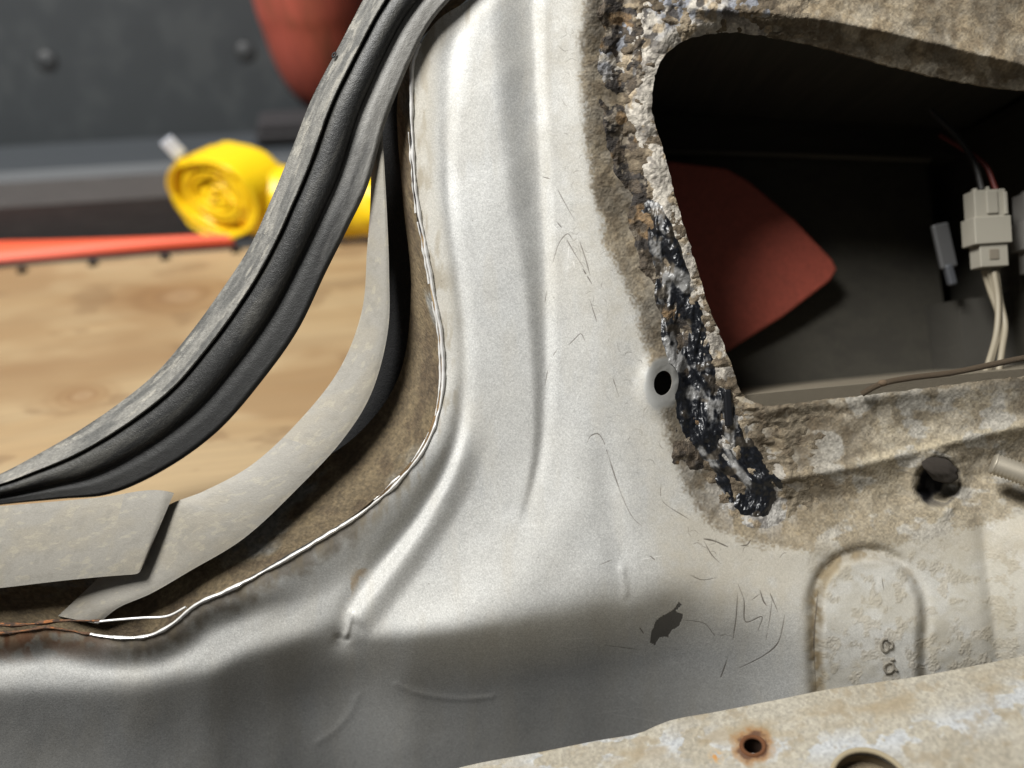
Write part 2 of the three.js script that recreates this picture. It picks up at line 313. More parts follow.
for (const [w, ...p] of [
  [1.6, [543, 177], [550, 179]], [0.8, [558, 190], [566, 205], [575, 221]], [0.8, [553, 262], [560, 242], [568, 234], [573, 240]], [0.9, [566, 238], [575, 254], [584, 268]], [0.8, [580, 242], [586, 260], [590, 275]], [1.3, [583, 269], [592, 284]],
  [0.7, [545, 303], [547, 291]], [0.8, [590, 300], [597, 322]], [1.1, [569, 345], [574, 340], [581, 334], [585, 341]], [1, [553, 356], [557, 350]], [0.7, [545, 386], [548, 370]], [0.9, [562, 228], [557, 222]],
  [1.0, [587, 443], [591, 436], [598, 434], [603, 440], [608, 454]], [0.9, [608, 454], [617, 482], [626, 505], [634, 519], [642, 526]], [0.8, [613, 378], [619, 397]], [1.8, [704, 539], [714, 541], [728, 547]], [1.4, [741, 546], [747, 545], [751, 540]], [0.8, [704, 541], [712, 555], [721, 564]],
  [1.1, [738, 584], [744, 600], [746, 622], [762, 617], [758, 631]], [0.8, [738, 592], [736, 620], [733, 640]], [0.7, [683, 620], [705, 624], [716, 636], [726, 635], [735, 638]], [1.2, [728, 657], [723, 672], [719, 682]], [1.2, [740, 668], [765, 655], [778, 643], [785, 615]], [1.3, [760, 590], [764, 602], [767, 606]], [1.1, [770, 593], [778, 612]], [0.8, [772, 600], [770, 618], [766, 640]],
  [0.8, [752, 600], [760, 594]], [0.8, [661, 485], [662, 500], [690, 520]], [0.7, [600, 565], [612, 560]], [0.8, [655, 560], [650, 556]], [1.3, [638, 625], [644, 634]], [0.6, [605, 645], [640, 650]], [0.6, [690, 575], [702, 580], [716, 578]], [0.8, [882, 578], [884, 590]], [0.9, [818, 590], [814, 640], [816, 690]]]) stroke(p, w, 1);
for (const [w, ...p] of [[0.8, [569, 246], [568, 272]], [0.7, [553, 225], [559, 231]], [0.7, [573, 260], [575, 268]], [0.8, [577, 400], [582, 390]], [0.6, [560, 640], [598, 637]], [0.5, [590, 715], [650, 706]], [0.5, [600, 712], [690, 728]], [0.7, [640, 560], [662, 556]], [0.5, [200, 690], [280, 705]], [0.6, [480, 60], [488, 62]]]) stroke(p, w, -1);
const specks = []; for (let i = 0; i < 150; i++) specks.push([rnd() * 640 + 150, rnd() * 760, 0.5 + 0.9 * rnd() * rnd()]);
for (const [x, y, r] of specks) if (dEdge(x, y) > 8) stroke([[x, y], [x + r, y + r * 0.4]], r, 0.8);
for (let i = 0; i < 420; i++) { const d = rnd(), y = rnd() * 560, x = 560 + rnd() * 240; const dd = dDirt(x, y); if (dd > -46 && dd < 6) { const a = rnd() * 6.3, l = 2 + rnd() * 9; stroke([[x, y], [x + Math.cos(a) * l * 0.5 + rnd() * 2, y + Math.sin(a) * l * 0.5], [x + Math.cos(a + 0.5) * l, y + Math.sin(a + 0.5) * l]], 0.3 + 0.3 * d, 0.7); } }
function blend(c, t, r, g, b) { if (t <= 0) return; c[0] += (r - c[0]) * t; c[1] += (g - c[1]) * t; c[2] += (b - c[2]) * t; }
{
  const c = [0, 0, 0];
  for (let j = 0; j < TH; j++) for (let i = 0; i < TW; i++) {
    const U = TX0 + ((i + 0.5) / TW) * (TX1 - TX0), Vv = TY1 - ((j + 0.5) / TH) * (TY1 - TY0);
    let x = U, y = Vv;
    for (let n = 0; n < 3; n++) { const k = 1 - (macro(x, y) + recess(x, y)) / DP; x = 512 + (U - 512) / k; y = 384 + (Vv - 384) / k; }
    const k = (j * TW + i) * 4, gr = LAT[(i * 7 + j * 131 + ((i * j) & 255)) & 262143], fl = 0.6 * (gr - 0.5) + 0.9 * (noise(i * 0.7, j * 0.7) - 0.5);
    const de = dEdge(x, y), dd = dirtEdge(x, y), n1 = fbm(x * 0.02, y * 0.02, 4), n2 = fbm(x * 0.11 + 50, y * 0.11, 3);
    // paint
    let f = 1 + 0.2 * fl; c[0] = 193 * f; c[1] = 193 * f; c[2] = 190 * f;
    let ro = 0.6 + 0.08 * (n2 - 0.5) + 0.05 * fl, me = 0.32, bu = 118 + 16 * fl;
    // fine pale dust lying on the paint
    const near = smoothstep(dd, -80, -2) * (0.3 + 0.9 * n2), fl2 = (1 - smoothstep(de, 14, 30)) * smoothstep(y, -40, 60) * (1 - smoothstep(y, 300, 460)), right = smoothstep(x, 610, 700) * smoothstep(y, 480, 545) * (1 - smoothstep(y, 590, 640));
    const low = smoothstep(x, 780, 830) * smoothstep(y, 540, 580);
    const smear = smoothstep(fbm(x * 0.055 + 11, y * 0.014 + 5, 5), 0.48, 0.68);
    const dust = clamp(0.06 + 0.3 * (n1 - 0.4) + 0.16 * smear + 0.5 * near + 0.5 * fl2 + 0.55 * right * (0.5 + n2) + 0.55 * low, 0, 1);
    blend(c, dust * 0.8, 178 + 14 * fl, lerp(171, 175, low) + 14 * fl, lerp(156, 166, low) + 14 * fl); me *= 1 - 0.85 * dust; ro += 0.35 * dust;
    // grime streaks under the cut edge at the lower left
    const gl = smoothstep(x, 420, 320) * (1 - smoothstep(de + 22 * (n2 - 0.5), 2, 26)) * (0.55 + 0.45 * n1);
    blend(c, 0.75 * gl, 74, 62, 46); me *= 1 - gl; ro += 0.3 * gl;
    const rustband = smoothstep(x, 140, 40) * (1 - smoothstep(de, 8, 34)) * smoothstep(n2, 0.25, 0.6);
    blend(c, 0.8 * rustband, 92, 54, 28); me *= 1 - rustband; ro += 0.3 * rustband;
    const sp = gauss(capsule(x, y, 366, 563, 347, 592, 0), 5) * smoothstep(n2, 0.42, 0.62); blend(c, 0.5 * sp, 128, 98, 60); me *= 1 - sp;
    if (x < 470 && de < 26 && de > 0) { const st = smoothstep(fbm(x * 0.16, y * 0.05 + 70, 4), 0.42, 0.7) * (1 - smoothstep(de, 4, 26)); blend(c, 0.5 * st, 138, 126, 104); me *= 1 - 0.7 * st; }
    // the peeled patch
    if (x > 640 && x < 690 && y > 595 && y < 650 && inPoly(PATCH, x + 2 * (n2 - 0.5), y + 2 * (noise(x, y) - 0.5))) { c[0] = 92 + 8 * fl; c[1] = 90 + 8 * fl; c[2] = 86 + 8 * fl; me = 0.1; ro = 0.75; bu -= 60; }
    // caked dirt round the lamp opening
    const dm = smoothstep(dd, -3, 7) * (1 - 0.85 * smoothstep(y, 545, 590)) + 0.0;
    if (dm > 0.001) {
      const big = fbm(x * 0.035 + 9, y * 0.035 + 4, 4), mid = fbm(x * 0.13 + 3, y * 0.13, 4), fine = fbm(x * 0.55, y * 0.55, 2);
      const d2 = [108, 98, 82];
      blend(d2, smoothstep(big, 0.4, 0.66) * 0.7, 150, 135, 110); blend(d2, smoothstep(mid, 0.5, 0.75) * 0.6, 96, 83, 65);
      blend(d2, smoothstep(x, 760, 660) * smoothstep(dd, 26, 50) * smoothstep(y, 330, 400) * 0.6, 84, 72, 57);
      blend(d2, smoothstep(y, 480, 525) * smoothstep(x, 700, 740) * 0.6, 134, 122, 100);
      blend(d2, smoothstep(x, 800, 900) * smoothstep(y, 370, 400) * 0.55 * (0.5 + big), 150, 141, 122);
      blend(d2, gauss(sLedge(x, y) + 1, 5) * smoothstep(x, 840, 870) * smoothstep(y, 400, 420) * 0.5, 186, 174, 148);
      const pale = smoothstep(fbm(x * 0.06 + 70, y * 0.06 + 20, 4), 0.52, 0.66) * smoothstep(dHole(x, y), 75, 20); blend(d2, pale * 0.55, 174, 166, 150);
      { const sd = sealD(x, y), sm = smoothstep(sd, 2.0, 1.0) * smoothstep(fbm(x * 0.08 + 33, y * 0.07, 4), 0.42, 0.6) * (0.35 + 0.65 * smoothstep(y, 380, 440)); blend(d2, sm * 0.8, 156, 152, 145); }
      const worn = smoothstep(x, 770, 840) * smoothstep(y, 375, 400) * smoothstep(fbm(x * 0.035 + 17, y * 0.05 + 3, 5), 0.5, 0.6) * 0.85; blend(d2, worn, 156, 152, 143);
      const v = 0.8 + 0.4 * fine; const keep = dm * (0.86 + 0.14 * smoothstep(mid, 0.3, 0.5));
      blend(c, keep * (0.88 + 0.12 * smoothstep(dd, 4, 30)), d2[0] * v, d2[1] * v, d2[2] * v); me *= 1 - dm; ro = lerp(ro, 0.95, dm); bu = lerp(bu, 60 + 150 * (0.6 * fine + 0.4 * mid), dm);
    }
    // crust in the seam round the stamped pad
    const bs = boss(x, y);
    if (y > 540 && Math.abs(bs) < 24) { const cr = gauss(bs - 4, 8) * smoothstep(x, 905, 830) * (0.5 + 0.5 * smoothstep(n2, 0.3, 0.6)) + 0.4 * gauss(bs - 2, 5) * smoothstep(n2, 0.3, 0.65); blend(c, clamp(0.85 * cr, 0, 1), 108 * (0.7 + 0.6 * n2), 95 * (0.7 + 0.6 * n2), 73 * (0.7 + 0.6 * n2)); me *= 1 - clamp(cr, 0, 1); bu = lerp(bu, 60 + 140 * n2, clamp(cr, 0, 1)); }
    if (x > 790 && y > 530) { const k = smoothstep(x, 790, 830) * smoothstep(y, 535, 560), gm = smoothstep(fbm(x * 0.09 + 8, y * 0.09, 4), 0.5, 0.62), gw = smoothstep(fbm(x * 0.03 + 80, y * 0.04, 5), 0.46, 0.62); blend(c, k * gm * 0.3, 132 * (0.75 + 0.5 * n2), 120 * (0.75 + 0.5 * n2), 98 * (0.75 + 0.5 * n2)); blend(c, k * gw * 0.25, 154, 145, 124); me *= 1 - k * gm * 0.8; bu = lerp(bu, 70 + 130 * noise(x * 0.6, y * 0.6), k * gm * 0.8); }
    // right end of the panel: thin dirty film with worn paint showing
    if (x > 905 && y > 500) { const w = smoothstep(x, 905, 940) * smoothstep(fbm(x * 0.05 + 5, y * 0.05, 5), 0.4, 0.7); blend(c, 0.35 * w, 160, 152, 134); me *= 1 - 0.7 * w; ro += 0.2 * w; }
    // bare ring round the drain hole
    const dr = drain(x, y); if (dr < 16) { const rg = (1 - smoothstep(dr + 5 * (n2 - 0.5), 9, 14)); blend(c, rg * 0.9, 186, 186, 182); me = lerp(me, 0.5, rg); ro = lerp(ro, 0.5, rg); bu = lerp(bu, 120, rg); }
    // inside of the torn clip hole: black plastic
    const to = torn(x, y); if (to < 3) { const t = 1 - smoothstep(to, -6, 1); blend(c, t, 26, 26, 30); me *= 1 - t; ro = lerp(ro, 0.45, t); }
    const mk = mark[j * TW + i];
    if (mk > 0) { blend(c, mk * 0.7, 62, 56, 48); me *= 1 - mk; bu -= 60 * mk; } else if (mk < 0) { blend(c, -mk * 0.8, 232, 230, 226); bu += 40 * -mk; }
    coat[k] = clamp(c[0], 0, 255); coat[k + 1] = clamp(c[1], 0, 255); coat[k + 2] = clamp(c[2], 0, 255); coat[k + 3] = 255;
    orm[k] = 255; orm[k + 1] = clamp(ro, 0.05, 1) * 255; orm[k + 2] = clamp(me, 0, 1) * 255; orm[k + 3] = 255;
    relief[k] = relief[k + 1] = relief[k + 2] = clamp(bu, 0, 255); relief[k + 3] = 255;
  }
}
const coatMap = tex(coat, TW, TH, true), ormMap = tex(orm, TW, TH), reliefMap = tex(relief, TW, TH);
for (const t of [coatMap, ormMap, reliefMap]) t.wrapS = t.wrapT = THREE.ClampToEdgeWrapping;
const panelMat = new THREE.MeshStandardMaterial({ map: coatMap, roughnessMap: ormMap, metalnessMap: ormMap, roughness: 1, metalness: 1, bumpMap: reliefMap, bumpScale: 0.0006, side: THREE.DoubleSide });
const panel = thing('car_body_panel', 'silver painted car rear corner panel with dented ribs, dirty lamp opening and cut edge', 'car panel', P3(520, 800, -70));
part('sheet_metal_skin', sheet(-320, -110, 1160, 940, 1.7, fineHeight, material_d, 3), panelMat, panel);

// sealant and crust that stand proud of the skin: they show where their lumps rise above it
function layer(fn, box, step, colour) {
  const inside = (x, y) => Math.min(fn(x, y) + 0.5, material_d(x, y) + 1.2, drain(x, y) - 7), g = sheet(...box, step, (x, y) => height(x, y) + fn(x, y), inside, 0, true);
  const q = g.userData.q, col = new Float32Array((q.length / 2) * 3), c = [0, 0, 0], t = new THREE.Color();
  for (let i = 0; i < q.length / 2; i++) { colour(q[2 * i], q[2 * i + 1], c); t.setRGB(clamp(c[0], 0, 255) / 255, clamp(c[1], 0, 255) / 255, clamp(c[2], 0, 255) / 255, THREE.SRGBColorSpace); col[3 * i] = t.r; col[3 * i + 1] = t.g; col[3 * i + 2] = t.b; }
  g.setAttribute('color', new THREE.Float32BufferAttribute(col, 3)); g.userData = {}; return g;
}
const seamX = soft(table(SEAL_LINE.map((q) => q[1]), SEAL_LINE.map((q) => q[0])), 12);
const oval = (x, y, cx, cy, rx, ry) => Math.hypot((x - cx) / rx, (y - cy) / ry);
const bn = (x, y) => 10 * (fbm(x * 0.06 + 3, y * 0.06 + 8, 4) - 0.5), leftSide = (x, y) => smoothstep(x, 770, 735) * smoothstep(y, 420, 340);
// glossy black tar, torn into slanting streaks
const blackLump = (x, y) => {
  const t = sealT(x, y), a = x - seamX(y), m = Math.max(smoothstep(sealD(x, y) + 0.03 * bn(x, y), 1.15, 0.55) * smoothstep(t, 0.42, 0.50), smoothstep(oval(x, y, 750, 480, 30, 24) + 0.04 * bn(x, y), 1.1, 0.6)); if (m <= 0.01) return -3;
  return m * (6.0 + 11 * (fbm(a * 0.11 + y * 0.03, y * 0.05 - a * 0.05, 5) - 0.5) + 5 * (ridged(a * 0.09 + y * 0.04, y * 0.03, 3) - 0.6)) - 2.4;
};
const blackCol = (x, y, c) => { const a = x - seamX(y), d = noise(x * 0.9, y * 0.9); c[0] = 15 + 10 * d; c[1] = 17 + 10 * d; c[2] = 21 + 11 * d; blend(c, smoothstep(fbm(a * 0.08 + y * 0.03 + 9, y * 0.04 - a * 0.03, 4), 0.54, 0.64) * 0.75, 150 + 30 * d, 148 + 30 * d, 144 + 30 * d); blend(c, smoothstep(fbm(x * 0.07 + 40, y * 0.07, 3), 0.62, 0.7) * 0.6, 84, 74, 60); };
// pale brittle sealer along the rim of the opening, in the upper corner and smeared below the tar
const greyLump = (x, y) => {
  const dh = dHole(x, y) + bn(x, y);
  const m = Math.max(smoothstep(dh, 27, 17) * leftSide(x, y) * smoothstep(y, 40, 80), smoothstep(dh, 64, 46) * smoothstep(y, 110, 70) * smoothstep(x, 800, 730), 0.9 * smoothstep(oval(x, y, 760, 505, 46, 26) + 0.04 * bn(y, x), 1.1, 0.6), smoothstep(oval(x, y, 730, 438, 20, 34) + 0.03 * bn(x, y), 1.1, 0.6));
  return m <= 0.01 ? -3 : m * (2.6 + 6.5 * (fbm(x * 0.05 + 5, y * 0.035, 4) - 0.47) + 2.2 * (fbm(x * 0.25, y * 0.2, 3) - 0.5)) - 1.2;
};
const greyCol = (x, y, c) => {
  const d = fbm(x * 0.6, y * 0.6, 2), v = 0.78 + 0.44 * d, top = smoothstep(y, 95, 55) * smoothstep(dHole(x, y), 10, 22), low = smoothstep(y, 400, 430);
  c[0] = 176 * v; c[1] = 169 * v; c[2] = 157 * v; blend(c, top * smoothstep(fbm(x * 0.05 + 60, y * 0.05, 4), 0.4, 0.55), 124 * v, 126 * v, 132 * v); blend(c, low * 0.7, 150 * v, 148 * v, 144 * v);
  blend(c, smoothstep(fbm(x * 0.11 + 90, y * 0.10, 4), 0.54, 0.62) * (0.35 + 0.5 * top), 56 * v, 51 * v, 47 * v); blend(c, smoothstep(fbm(x * 0.07 + 9, y * 0.07 + 60, 3), 0.6, 0.7) * 0.55, 146 * v, 124 * v, 90 * v);
};
// scorched dark brown sealer in the seam between the sandy strip and the pale rim
const darkLump = (x, y) => {
  const dh = dHole(x, y) + 1.4 * bn(x, y), m = Math.max(smoothstep(Math.abs(dh - 36), 19, 9) * leftSide(x, y) * smoothstep(y, 70, 120), smoothstep(oval(x, y, 622, 40, 26, 80) + 0.05 * bn(y, x), 1.1, 0.6), smoothstep(oval(x, y, 690, 440, 24, 40) + 0.05 * bn(x, y), 1.1, 0.5));
  return m <= 0.01 ? -3 : m * (2.8 + 8 * (ridged(x * 0.04, y * 0.03 + 9, 4) - 0.6) + 5 * (fbm(x * 0.1, y * 0.08, 5) - 0.5)) - 1.6;
};
const darkCol = (x, y, c) => { const d = fbm(x * 0.5, y * 0.5, 3), v = 0.65 + 0.7 * d; c[0] = 78 * v; c[1] = 68 * v; c[2] = 56 * v; blend(c, smoothstep(fbm(x * 0.09 + 4, y * 0.09, 4), 0.48, 0.6), 46 * v, 41 * v, 37 * v); blend(c, smoothstep(fbm(x * 0.12 + 44, y * 0.12, 4), 0.6, 0.68) * 0.7, 142 * v, 132 * v, 116 * v); blend(c, smoothstep(fbm(x * 0.05 + 24, y * 0.05, 3), 0.62, 0.7) * 0.6, 138 * v, 108 * v, 70 * v); };
const crustLump = (x, y) => {
  const dd = dDirt(x, y), up = 1 - smoothstep(y, 380, 430), m = smoothstep(dd, lerp(10, 30, up), lerp(34, 42, up)) * (1 - smoothstep(y, 500, 545)) * (1 - 0.75 * smoothstep(x, 770, 850)) * smoothstep(torn(x, y), -2, 6);
  return m <= 0.01 ? -3 : m * (2.0 + 5.5 * (ridged(x * 0.04 + 60, y * 0.07 + 5, 5) - 0.62) + 6 * (fbm(x * 0.1, y * 0.14, 5) - 0.5)) - 1.5;
};
const crustCol = (x, y, c) => { const d = fbm(x * 0.6, y * 0.6, 2), v = 0.76 + 0.48 * d, br = smoothstep(x, 800, 720); c[0] = lerp(116, 94, br) * v; c[1] = lerp(106, 83, br) * v; c[2] = lerp(89, 68, br) * v; blend(c, smoothstep(fbm(x * 0.08, y * 0.1, 5), 0.5, 0.66) * 0.7, 84 * v, 73 * v, 58 * v); blend(c, smoothstep(fbm(x * 0.06 + 50, y * 0.06, 4), 0.54, 0.7) * 0.7, 154 * v, 140 * v, 117 * v); };
const grit = rgb8(512, 512, (i, j, c) => { c[0] = c[1] = c[2] = 255 * (0.5 * fbm(i * 0.11, j * 0.11, 3) + 0.5 * LAT[(j * 512 + i) & 262143]); }, false); grit.repeat.set(5, 4);
const lumpMat = (rough, bump) => mat(0xffffff, rough, { vertexColors: true, bumpMap: grit, bumpScale: bump });
part('black_sealant', layer(blackLump, [640, 200, 810, 530], 0.9, blackCol), lumpMat(0.33, 0.0002), panel, { kind: 'stuff', label: 'torn shiny black sealant along the lamp opening' });
part('grey_sealant', layer(greyLump, [580, -110, 830, 545], 0.9, greyCol), lumpMat(0.7, 0.0006), panel, { kind: 'stuff', label: 'brittle pale grey sealant along the rim of the lamp opening' });
part('brown_sealant', layer(darkLump, [580, -110, 770, 500], 0.9, darkCol), lumpMat(0.8, 0.0008), panel, { kind: 'stuff', label: 'dark brown crumbling sealant in the seam' });
part('dirt_crust', layer(crustLump, [585, -110, 1150, 570], 1.1, crustCol), lumpMat(0.95, 0.0008), panel, { kind: 'stuff', label: 'dry brown dirt crust caked round the lamp opening' });
{
  const g = new RoundedBoxGeometry(8 * S, 38 * S, 7 * S, 3, 2.4 * S), v = P3(728, 408, height(728, 408) + 5); g.rotateZ(0.06); g.translate(v.x, v.y, v.z); part('broken_clip', g, mat(sc(24, 25, 28), 0.35), panel, { label: 'black broken clip stump at the lower corner of the opening' });
  const f = new THREE.SphereGeometry(15 * S, 28, 20), q = f.attributes.position; for (let i = 0; i < q.count; i++) { const k = 1 + 0.5 * (fbm(q.getX(i) / S * 0.12 + 5, (q.getY(i) + q.getZ(i) * 0.7) / S * 0.12, 3) - 0.5); q.setXYZ(i, q.getX(i) * k * 1.25, q.getY(i) * k * 0.75, q.getZ(i) * k * 0.7); } f.computeVertexNormals(); const w = P3(941, 470, height(941, 452) + 1); f.rotateZ(-0.35); f.translate(w.x, w.y, w.z); part('torn_grommet', f, mat(sc(70, 62, 54), 0.85, { bumpMap: grit, bumpScale: 0.0009 }), panel, { label: 'torn dusty black grommet in the ledge' });
}

// bare bright metal of the cut edge, with a second sheet behind it
const bareMat = mat(sc(238, 236, 232), 0.3, { metalness: 0.35 });
const rustTex = rgb8(256, 64, (i, j, c) => { const a = fbm(i * 0.12, j * 0.12, 4), v = 0.7 + 0.6 * fbm(i * 0.5, j * 0.5, 2); c[0] = 88 * v; c[1] = 64 * v; c[2] = 46 * v; blend(c, smoothstep(a, 0.54, 0.68), 140 * v, 88 * v, 48 * v); blend(c, smoothstep(fbm(i * 0.1 + 70, j * 0.1, 3), 0.55, 0.66), 58, 44, 34); }); rustTex.repeat.set(3, 1);
const bareRusty = mat(0xffffff, 0.9, { map: rustTex });
function crumble(g, amt) {                            // uneven, chipped thickness
  const q = g.attributes.position, n = g.attributes.normal; for (let i = 0; i < q.count; i++) { const k = amt * S * (fbm(q.getX(i) / S * 0.07 + 9, q.getY(i) / S * 0.07 + q.getZ(i) / S * 0.02, 3) - 0.42); q.setXYZ(i, q.getX(i) + n.getX(i) * k, q.getY(i) + n.getY(i) * k, q.getZ(i) + n.getZ(i) * k); } g.computeVertexNormals(); return g; }
function edgeTube(a, b, r, off, dz, wob) { const pts = []; for (let i = a; i <= b; i++) { const [x, y] = EDGE[i], [x2, y2] = EDGE[Math.min(i + 1, EDGE.length - 1)], l = Math.hypot(x2 - x, y2 - y) || 1; const n = off + wob * (noise(i * 0.9, off * 3) - 0.5); pts.push(P3(x + (-(y2 - y) / l) * -n, y + ((x2 - x) / l) * -n, height(x, y) + dz)); } return tube(pts, r * S, (b - a) * 5, 7); }
const near = (x, y) => EDGE.reduce((m, p, i) => (Math.hypot(p[0] - x, p[1] - y) < Math.hypot(EDGE[m][0] - x, EDGE[m][1] - y) ? i : m), 0);
const eA = near(420, 45), eB = near(160, 632), eC = near(90, 635), eM = near(228, 590), eT = near(418, 200), eJ = near(430, 438);
part('cut_edge', crumble(edgeTube(eA, eC, 1.5, -0.6, 0.8, 1.0), 3.0), bareMat, panel, { label: 'bright bare metal cut edge' });
for (const [a, b] of [[eT - 8, eT + 1], [eT + 2, eT + 9], [eT + 11, eJ - 3], [eJ - 1, eJ + 3], [eJ + 5, eJ + 9]]) part('cut_edge', crumble(edgeTube(a, b, 0.75, -3.6, -2.5, 1.6), 3), bareMat, panel);
part('cut_edge', crumble(edgeTube(eC, EDGE.length - 1, 1.4, -0.6, 0.4, 1.5), 3), bareRusty, panel, { label: 'rusty cut edge' });
part('cut_edge', tube([P3(95, 622, -4), P3(115, 620, -4), P3(140, 618, -3), P3(168, 616, -2), P3(186, 607, -1)], 1.3 * S, 40, 7), bareMat, panel);
part('cut_edge', crumble(tube([P3(-330, 622, -4), P3(-130, 622, -4), P3(-30, 623, -4), P3(20, 625, -4), P3(60, 621, -5), P3(100, 621, -4)], 1.4 * S, 160, 9), 4), bareRusty, panel, { label: 'rusty edge of the inner sheet' });

// dirty inner flange behind the cut edge
const FL_OUT = [[540, -62, -6], [466, 3, -6], [424, 39, -6], [413, 62, -6], [412, 92, -6], [416, 195, -6], [433, 290, -6], [443, 370, -6], [427, 441, -6], [370, 505, -6], [284, 559, -7], [196, 612, -10], [150, 646, -16], [60, 646, -16], [-140, 646, -16], [-340, 646, -16]];
const FL_IN = [[500, -80, -34], [440, -10, -34], [408, 36, -34], [402, 66, -34], [397, 108, -34], [403, 200, -34], [411, 290, -36], [399, 376, -40], [360, 432, -40], [300, 474, -40], [228, 524, -40], [150, 556, -42], [110, 562, -42], [30, 566, -42], [-140, 570, -42], [-340, 570, -42]];
const cutLen = (g) => { let m = 0; const u = g.attributes.uv; for (let i = 0; i < u.count; i++) m = Math.max(m, u.getX(i)); return m; };
const flangeGeo = band(FL_OUT.map(([x, y, z]) => [x - 2.5, y - 0.5, z - 9]), FL_IN, 0, 1, (t, s) => 2.5 * Math.sin(Math.PI * t) + 1.2 * (noise(s * 60, t * 4) - 0.5), 3, 260, 14), flangeLen = cutLen(flangeGeo);
const flangeTex = rgb8(1600, 160, (i, j, c) => {          // grey paint at the top, brown dirt where the corner turns
  const X = i * 0.62, Y = j * 0.62, a = fbm(X * 0.05, Y * 0.05, 5), d = fbm(X * 0.5, Y * 0.5, 3), v = 0.74 + 0.52 * d, low = smoothstep(fbm(X * 0.02 + 7, Y * 0.035, 4), 0.34, 0.5);   // dirt with the grey paint showing between
  c[0] = 118 * v; c[1] = 116 * v; c[2] = 110 * v; blend(c, smoothstep(a, 0.5, 0.66) * 0.6, 120 * v, 106 * v, 82 * v); blend(c, low, 104 * v, 91 * v, 70 * v);
  blend(c, low * smoothstep(a, 0.5, 0.66) * 0.6, 112 * v, 98 * v, 74 * v); blend(c, low * smoothstep(fbm(X * 0.06 + 40, Y * 0.06, 4), 0.46, 0.74) * 0.45, 62 * v, 50 * v, 38 * v);
});
flangeTex.repeat.set(1 / flangeLen, 1 / (100 * S));
const flangeMat = mat(0xffffff, 0.88, { map: flangeTex, bumpMap: grit, bumpScale: 0.0006 });
part('inner_flange', flangeGeo, flangeMat, panel, { label: 'inner flange, grey above and brown with dirt below' });

// stamped characters on the pad
const G = (pts) => pts.map(([X, Y]) => { const x = 860 + X / 9.6, y = 620 + Y / 9.6; return P3(x, y, height(x, y) + 0.9); });
for (const strokes of [
  [[[258, 182], [228, 182], [206, 215], [210, 272], [236, 300], [264, 284], [268, 244], [250, 216]], [[268, 250], [284, 270], [308, 256], [305, 218], [276, 202]]],
  [[[270, 408], [240, 428], [232, 462], [252, 500], [290, 498], [316, 470], [318, 430], [296, 406], [270, 408]], [[286, 384], [330, 372]], [[316, 450], [352, 484]]],
  [[[254, 598], [276, 622], [320, 606], [356, 556]]]])
  part('embossed_character', mergeGeometries(strokes.map((s) => tube(G(s), 1.5 * S, 30, 7))), panelMat2(), panel);
function panelMat2() { return panelMat2.m ??= mat(sc(158, 152, 140), 0.55, { metalness: 0.3, bumpMap: grit, bumpScale: 0.0002 }); }
// ---------------------------------------------------------------- loose rubber seal
const OUTER = [[-330, 560, -66], [-200, 541, -62], [-90, 512, -58], [-40, 490, -55], [0, 474, -52], [40, 453, -48], [78, 431, -44], [118, 404, -40], [156, 373, -34], [187, 337, -28], [216, 298, -22], [250, 246, -14], [273, 195, -6], [293, 146, 0], [312, 98, 6], [338, 48, 10], [363, 0, 14], [395, -60, 16]];
const INNER = [[-330, 590, -66], [-200, 564, -63], [-90, 524, -60], [-40, 511, -58], [0, 505, -55], [60, 499, -52], [110, 494, -48], [164, 470, -42], [218, 431, -34], [265, 377, -26], [298, 330, -20], [326, 272, -14], [348, 228, -8], [367, 188, -4], [386, 122, 2], [400, 86, 5], [413, 56, 7], [430, 24, 9], [450, 0, 10], [498, -48, 10]];
const rubberTex = rgb8(1024, 512, (i, j, c) => { const d = fbm(i * 0.3, j * 0.3, 3), a = fbm(i * 0.012, j * 0.05, 4), v = 0.8 + 0.4 * d; c[0] = 44 * v; c[1] = 44 * v; c[2] = 43 * v; blend(c, smoothstep(a, 0.42, 0.66) * 0.55, 84 * v, 82 * v, 76 * v); if (LAT[(i * 13 + j * 577) & 262143] > 0.993) blend(c, 0.6, 150, 148, 142); });
const dustyTex = rgb8(1024, 512, (i, j, c) => { const d = fbm(i * 0.3, j * 0.3, 3), a = fbm(i * 0.014, j * 0.06, 4), v = 0.82 + 0.36 * d; c[0] = 122 * v; c[1] = 120 * v; c[2] = 114 * v; blend(c, smoothstep(a, 0.42, 0.7) * 0.7, 74 * v, 74 * v, 72 * v); blend(c, smoothstep(fbm(i * 0.03 + 30, j * 0.09, 4), 0.6, 0.72) * 0.7, 150 * v, 146 * v, 136 * v); });
const bandTex = rgb8(1024, 512, (i, j, c) => { const d = fbm(i * 0.25, j * 0.25, 3), a = fbm(i * 0.02, j * 0.05, 4), v = 0.84 + 0.32 * d; const wear = smoothstep(i + 160 * (fbm(i * 0.02 + 60, j * 0.04, 3) - 0.5), 660, 860); c[0] = lerp(46, 132, wear) * v; c[1] = lerp(46, 130, wear) * v; c[2] = lerp(45, 125, wear) * v; blend(c, smoothstep(a, 0.5, 0.68) * 0.5, lerp(40, 104, wear) * v, lerp(40, 102, wear) * v, lerp(40, 97, wear) * v); });
for (const t of [rubberTex, dustyTex]) t.repeat.set(3, 12);  
const gritFine = grit.clone(); gritFine.repeat.set(9, 9); gritFine.needsUpdate = true;
const rubberMat = mat(0xffffff, 0.5, { map: rubberTex, bumpMap: gritFine, bumpScale: 0.00025 }), dustyMat = mat(0xffffff, 0.75, { map: dustyTex, bumpMap: gritFine, bumpScale: 0.0005 }), bandMat = mat(0xffffff, 0.55, { map: bandTex, bumpMap: gritFine, bumpScale: 0.0002 });
